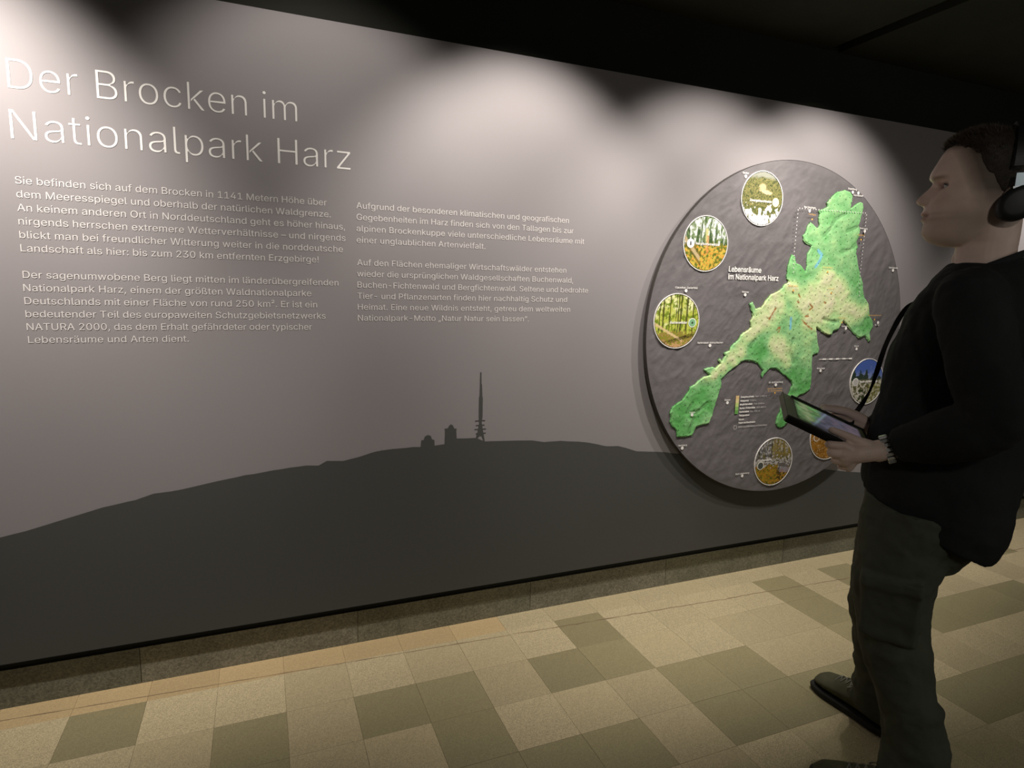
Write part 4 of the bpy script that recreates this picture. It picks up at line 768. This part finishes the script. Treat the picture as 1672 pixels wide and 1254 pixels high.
vh, fh = rings(inner + R, cap=False); fh.append(tuple(range(len(vh) - nth, len(vh))))
hair = mk('hair', vh, fh, M_hair, man, smooth=True)
pts = []
for k in range(15000):
    i = rng.randint(1, 46); j = rng.randint(nth); p = R[i][j] if i < 46 else R[-1][j]
    q = R[max(i - 1, 0)][j]; c = HW(-.04, 0, 1.66); nrm = (p - c).normalized(); up = (Vector((0, 0, .3)) + FHd * .55 * (1 if p.z > 1.70 else -.2) + nrm * .8 + Vector(rng.randn(3) * .25)).normalized()
    w_ = Vector(rng.randn(3) * .0012); ln = .005 + .008 * np.clip((p.z - 1.68) / .06, 0, 1) * rng.rand()
    pts.append((p + w_ - nrm * .001, up, ln, .00032))
blades(pts, 'hair_strands', mat('hair_strand_brown', (.040, .026, .015), rough=.55, spec=.4), hair); pts = []
for k in range(750):                                        # the tuft over the brow, the light on it painted as paler hair
    t = rng.randn() * .28; z = 1.738 + rng.rand() * .018; f, l = head_point(t, min(z, 1.76), grow=.004)
    pts.append((HW(f, l, z), (FHd * .7 + Vector((0, 0, .75)) + Vector(rng.randn(3) * .25)).normalized(), .012 + .008 * rng.rand(), .0004))
blades(pts, 'front_tuft', mat('hair_tuft_lit', (.16, .115, .065), rough=.55, spec=.5), hair)

# ---- sweatshirt: trunk, sleeves and collar in one cloth surface
sh = [rings([torso_ring(.152, -.166, .182, .80, tilt=.52), torso_ring(.158, -.190, .190, .855, tilt=.42), torso_ring(.152, -.198, .188, .95, tilt=.12), torso_ring(.143, -.202, .186, 1.05), torso_ring(.130, -.206, .190, 1.16),
     torso_ring(.115, -.208, .198, 1.25), torso_ring(.088, -.200, .205, 1.34), torso_ring(.062, -.185, .190, 1.385), torso_ring(.038, -.165, .150, 1.425), torso_ring(.012, -.150, .100, 1.455)])]
WL, WR = TB(*HL['wrist']), TB(*HR['wrist'])
dl_ = (WL - EL_L).normalized(); dr_ = (WR - EL_R).normalized()
CUL = WL - dl_ * .026; CUR = WR + dr_ * .006
sh.append(tube([BW(-.06, .10, 1.365), SH_L, SH_L + (EL_L - SH_L) * .5 + BW(0, .01, 0) - BW(0, 0, 0), EL_L, EL_L + (CUL - EL_L) * .5 - Vector((0, 0, .010)), CUL - dl_ * .02, CUL], [.060, .072, .070, .066, .060, .047, .041], n=26, dome=False))
sh.append(tube([BW(-.04, -.08, 1.365), SH_R, SH_R + (EL_R - SH_R) * .5, EL_R, EL_R + (CUR - EL_R) * .5 - Vector((0, 0, .010)), CUR - dr_ * .02, CUR], [.060, .070, .068, .064, .058, .046, .040], n=26, dome=False))
NC = HW(-.068, 0, 1.45)
def neck_ring(r, z0, sl): return [NC + FHd * math.cos(t) * r * 1.0 + LHd * math.sin(t) * r + Vector((0, 0, z0 - sl * math.cos(t))) for t in np.linspace(0, 2 * math.pi, 40, endpoint=False)]
sh.append(rings([neck_ring(.105, -.075, .03), neck_ring(.094, -.045, .03), neck_ring(.080, -.018, .033), neck_ring(.0735, -.004, .034)]))
shirt_me = fuse(sh, .0055, smooth=6, factor=.5, disp=[(.11, .016, 'CLOUDS'), (.035, .005, 'CLOUDS')])
shirt = link('sweatshirt', shirt_me, M_shirt, man)
# ribbed neckline and cuffs
def torus(ringpts, r, n=10):
    R = []; N_ = len(ringpts); c = sum(ringpts, Vector()) / N_
    for i, p in enumerate(ringpts):
        t = (ringpts[(i + 1) % N_] - ringpts[i - 1]).normalized(); o_ = (p - c).normalized(); u = t.cross(o_).normalized()
        R.append([p + (o_ * math.cos(a) + u * math.sin(a) * 1.6) * r for a in np.linspace(0, 2 * math.pi, n, endpoint=False)])
    V = [p for q in R for p in q]; F = [(i * n + j, ((i + 1) % N_) * n + j, ((i + 1) % N_) * n + (j + 1) % n, i * n + (j + 1) % n) for i in range(N_) for j in range(n)]
    return V, F
M_rib = mat('ribbed_cotton', (.020, .022, .023), rough=.9, spec=.15)
mk('neckband', *torus(neck_ring(.0745, -.005, .034), .0055), M_rib, shirt, smooth=True)
for cu, d_, r_ in ((CUL, dl_, .0405), (CUR, dr_, .0395)):
    s_ = d_.cross(Vector((0, 0, 1))).normalized(); u_ = s_.cross(d_)
    mk('cuff', *torus([cu - d_ * .004 + (s_ * math.cos(t) + u_ * math.sin(t)) * (r_ - .004) for t in np.linspace(0, 2 * math.pi, 32, endpoint=False)], .0065), M_rib, shirt, smooth=True)
# ---- trousers
tr = [rings([torso_ring(.085, -.085, .115, .66, l0=.015, e=2), torso_ring(.112, -.125, .155, .73, l0=.015), torso_ring(.138, -.165, .170, .80, l0=.015), torso_ring(.142, -.168, .170, .88, l0=.015), torso_ring(.138, -.165, .165, .96, l0=.015)])]
tr.append(tube([BW(.012, .105, .84), BW(.030, .110, .74), BW(.040, .125, .62), BW(.030, .130, .50), BW(-.005, .135, .38), BW(-.040, .135, .26), BW(-.058, .135, .16), BW(-.062, .135, .085)], [.118, .108, .098, .084, .077, .072, .080, .084], n=30, dome=False))
tr.append(tube([BW(.020, -.075, .84), BW(.055, -.085, .74), BW(.085, -.095, .62), BW(.095, -.115, .50), BW(.095, -.150, .38), BW(.090, -.185, .26), BW(.082, -.205, .16), BW(.080, -.212, .085)], [.110, .098, .090, .080, .072, .069, .076, .078], n=30, dome=False))
tr.append(tube([BW(.085, -.06, .76), BW(.112, -.065, .68), BW(.110, -.07, .60)], [.045, .055, .045], n=16))
def patch(c, ax, up, out, w_, h_, t_):
    v, f = box(-w_ / 2, w_ / 2, -h_ / 2, h_ / 2, -.03, t_, .006); return [c + ax * a + up * b + out * d for a, b, d in v], f
ax = FB; out_ = (LB * .97 - FB * .1).normalized(); upv = Vector((0, 0, 1))
tr += [patch(BW(.030, .212, .585), ax, upv, out_, .130, .160, .014), patch(BW(.030, .214, .655), ax, upv, out_, .136, .036, .022)]
for c_, rr_, tl, th_ in ((BW(-.050, .135, .225), .059, .45, .020), (BW(-.058, .135, .150), .064, -.25, .018), (BW(-.030, .135, .300), .057, -.35, .018), (BW(.088, -.195, .220), .060, .3, .018), (BW(.084, -.205, .150), .062, -.3, .017), (BW(.02, .132, .47), .071, .35, .013)):
    tr.append(torus([c_ + FB * math.cos(t) * rr_ + LB * math.sin(t) * rr_ + Vector((0, 0, tl * rr_ * math.cos(t + .6))) for t in np.linspace(0, 2 * math.pi, 30, endpoint=False)], th_))
tro_me = fuse(tr, .0050, smooth=7, factor=.5, disp=[(.13, .026, 'CLOUDS'), (.045, .010, 'CLOUDS')])
trousers = link('cargo_trousers', tro_me, M_pants, man)
for an, hr, cc in ((AN_L, .083, BW(-.062, .135, .080)), (AN_R, .077, BW(.080, -.212, .080))):
    mk('trouser_hem', *torus([cc + (FB * math.cos(t) + LB * math.sin(t)) * (hr - .003) + Vector((0, 0, .006 * math.sin(3 * t))) for t in np.linspace(0, 2 * math.pi, 36, endpoint=False)], .006), M_pants, trousers, smooth=True)
# ---- shoes
def shoe(heel, toe):
    d = (toe - heel); d.z = 0; L_ = .285; d.normalize(); s = Vector((-d.y, d.x, 0)); c0 = Vector((heel.x, heel.y, 0)) - d * .045
    st_ = [(0, .032, .080), (.05, .041, .095), (.12, .044, .105), (.17, .049, .093), (.22, .054, .077), (.26, .049, .064), (.283, .030, .046)]
    def prof(scale, z0, z1, top=False):
        R = []
        for a, w_, hh_ in st_:
            row = []
            for t in np.linspace(0, 2 * math.pi, 24, endpoint=False):
                x = math.cos(t) * w_ * scale; y = math.sin(t)
                zz = z0 + (z1 - z0) * (.5 + .5 * y) if not top else z0 + (hh_ - z0) * (.5 + .5 * y)
                if top: x *= (1 - .38 * max(0, y))
                row.append(c0 + d * (a * 1.0) + s * x + Vector((0, 0, zz)))
            R.append(row)
        return rings(R)
    me = fuse([prof(1.0, .018, 0, top=True)], .004, smooth=4)
    o = link('shoe', me, M_shoe, man)
    R = []
    for z, g in ((0.001, .0), (.004, .004), (.020, .006), (.024, .003)):
        pl = [(a, w_ + g) for a, w_, _ in st_]; row = [c0 + d * (a if 0 < i < 6 else a + (g if i else -g)) + s * w_ for i, (a, w_) in enumerate(pl)] + [c0 + d * (a if 0 < i < 6 else a + (g if i == 6 else -g)) - s * w_ for i, (a, w_) in reversed(list(enumerate(pl)))]
        row = [Vector(p[:3]) + Vector((0, 0, z)) for p in crom([tuple(r) for r in row] + [tuple(row[0])], 4)[:-1]]
        R.append(row)
    mk('sole', *rings(R), M_sole, o, smooth=False)
    mk('toe_cap', *ell(c0 + d * .262 + Vector((0, 0, .026)), (.030, .034, .020), 10, Matrix(((d.x, s.x, 0), (d.y, s.y, 0), (0, 0, 1))).to_4x4()), M_sole, o, smooth=True)
    lc = []
    for k, a in enumerate((.135, .155, .175, .195)):
        hh_ = np.interp(a, [p[0] for p in st_], [p[2] for p in st_]) + .002
        for q in (1, -1): lc.append(tube([c0 + d * (a + .008 * q) + s * -.022 + Vector((0, 0, hh_ - .012)), c0 + d * a + Vector((0, 0, hh_ + .001)), c0 + d * (a - .008 * q) + s * .022 + Vector((0, 0, hh_ - .012))], [.0022] * 3, n=6))
    for q in (1, -1): lc.append(tube([c0 + d * .13 + Vector((0, 0, .092)), c0 + d * .125 + s * q * .025 + Vector((0, 0, .100)), c0 + d * .145 + s * q * .035 + Vector((0, 0, .086)), c0 + d * .14 + Vector((0, 0, .090))], [.0022] * 4, n=6))
    mk('laces', *join(lc), mat('lace', (.20, .20, .16), rough=.8), o, smooth=True)
    mk('lace_eyelet', *ell(c0 + d * .205 + s * .006 + Vector((0, 0, .066)), (.005, .005, .003), 8), mat('eyelet_metal', (.7, .7, .68), rough=.3, metal=1), o, smooth=True)
shoe(FTL[1], FTL[0]); shoe(FTR[1], FTR[0])

# ---------------------------------------------------------------- headphones
hp = empty('headphones', HW(-.105, 0, 1.60)); tag(hp, 'black over-ear headphones with a silver slider on the man\'s head', 'headphones')
M_hp = mat('headphone_black', (.007, .008, .009), rough=.5, spec=.5)
band = []
HB = lambda t, r: HW(-.100 - .004 * math.cos(t), (.088 + r) * math.sin(t), 1.672 + (.103 + r) * math.cos(t))
Rr = []
for t in np.linspace(-1.62, 1.62, 50):
    a, b = HB(t, 0), HB(t, .007); wv = FHd * .014; Rr.append([a - wv, a + wv, b + wv * .8, b - wv * .8])
mk('headband', *rings(Rr), M_hp, hp, smooth=False)
for sgn in (1, -1):
    Rr = []
    for x, g in ((.066, .82), (.070, .97), (.080, 1.0), (.092, .98), (.098, .86), (.100, .60)):
        Rr.append([HW(-.106 + .0400 * g * math.cos(t) * 1.0 - .010 * math.sin(t) * g, sgn * x, 1.586 + .041 * g * math.sin(t)) for t in np.linspace(0, 2 * math.pi, 40, endpoint=False)])
    cupo = mk('ear_cup', *rings(Rr), M_hp, hp, smooth=True)
    mk('slider', *join([([HW(-.108 - a, sgn * b, c) for a, b, c in v], f) for v, f in [box(-.013, .013, .0905, .0945, 1.620, 1.652, .001)]]), mat('brushed_silver', (.42, .50, .56), rough=.35, metal=.6), hp)
    mk('slider_edge', *join([([HW(-.108 - a, sgn * b, c) for a, b, c in v], f) for v, f in [box(-.016, .016, .091, .0955, 1.617, 1.622)]]), mat('slider_edge_silver', (.62, .68, .72), rough=.3, metal=.5), hp)
# ---------------------------------------------------------------- wristwatch
wt_ = empty('wristwatch', WL); tag(wt_, 'wristwatch with metal link bracelet on the man\'s left wrist', 'watch')
dd_ = ((TB(*HL['wr0']) - WL).normalized() + dl_).normalized(); wc = WL + dd_ * .008; s_ = dd_.cross(TU).normalized(); u_ = s_.cross(dd_)
Rr = []
def wring(r, o0): return [wc + dd_ * o0 + (s_ * math.cos(t) + u_ * math.sin(t)) * r for t in np.linspace(0, 2 * math.pi, 40, endpoint=False)]
mk('strap', *rings([wring(.0290, -.010), wring(.0330, -.010), wring(.0330, .010), wring(.0290, .010)], cap=False), mat('strap_dark', (.02, .018, .012), rough=.5), wt_)
M_steel = mat('steel_link', (.85, .85, .84), rough=.30, metal=.75)
for k, a in enumerate(np.linspace(0, 2 * math.pi, 18, endpoint=False)):
    def fn(p): x, y, z = p; aa = a + x / .033; return wc + dd_ * y + (s_ * math.cos(aa) + u_ * math.sin(aa)) * (.0330 + z)
    v, f = box(-.0038, .0038, -.0085, .0085, 0, .0028, .0009); mk('link', [fn(p) for p in v], f, M_steel, wt_)
# ---------------------------------------------------------------- lanyard
ln_ = [HW(-.02, .060, 1.425), BW(.060, .030, 1.37), BW(.100, .010, 1.335), BW(.134, 0, 1.247), BW(.150, 0, 1.165), BW(.162, 0, 1.11), BW(.178, .02, 1.065), BW(.190, .03, 1.04), TB(-.205, -.088, .006), TB(-.19, -.085, .0)]
A_ = crom([tuple(p) for p in ln_], 10); V = []; F = []
for i, p in enumerate(A_):
    p = Vector(p); t = (Vector(A_[min(i + 1, len(A_) - 1)]) - Vector(A_[max(i - 1, 0)])).normalized(); s = t.cross(LB).normalized(); tw = .4 + .9 * math.sin(i * .16); s = (s * math.cos(tw) + LB * math.sin(tw)).normalized(); b = t.cross(s)
    V += [p - s * .0065 - b * .0008, p + s * .0065 - b * .0008, p + s * .0065 + b * .0008, p - s * .0065 + b * .0008]
for i in range(len(A_) - 1):
    for j in range(4): F.append((i * 4 + j, i * 4 + (j + 1) % 4, i * 4 + 4 + (j + 1) % 4, i * 4 + 4 + j))
ly = empty('lanyard', ln_[-1]); tag(ly, 'narrow black lanyard running from the man\'s collar to the tablet', 'lanyard')
mk('cord', V, F, mat('webbing_black', (.008, .008, .008), rough=.9), ly)
mk('clasp', *tube([Vector(A_[-22]), Vector(A_[-18])], [.0075, .0065], n=10), M_case, ly, smooth=True)
print('tiles', ntile)
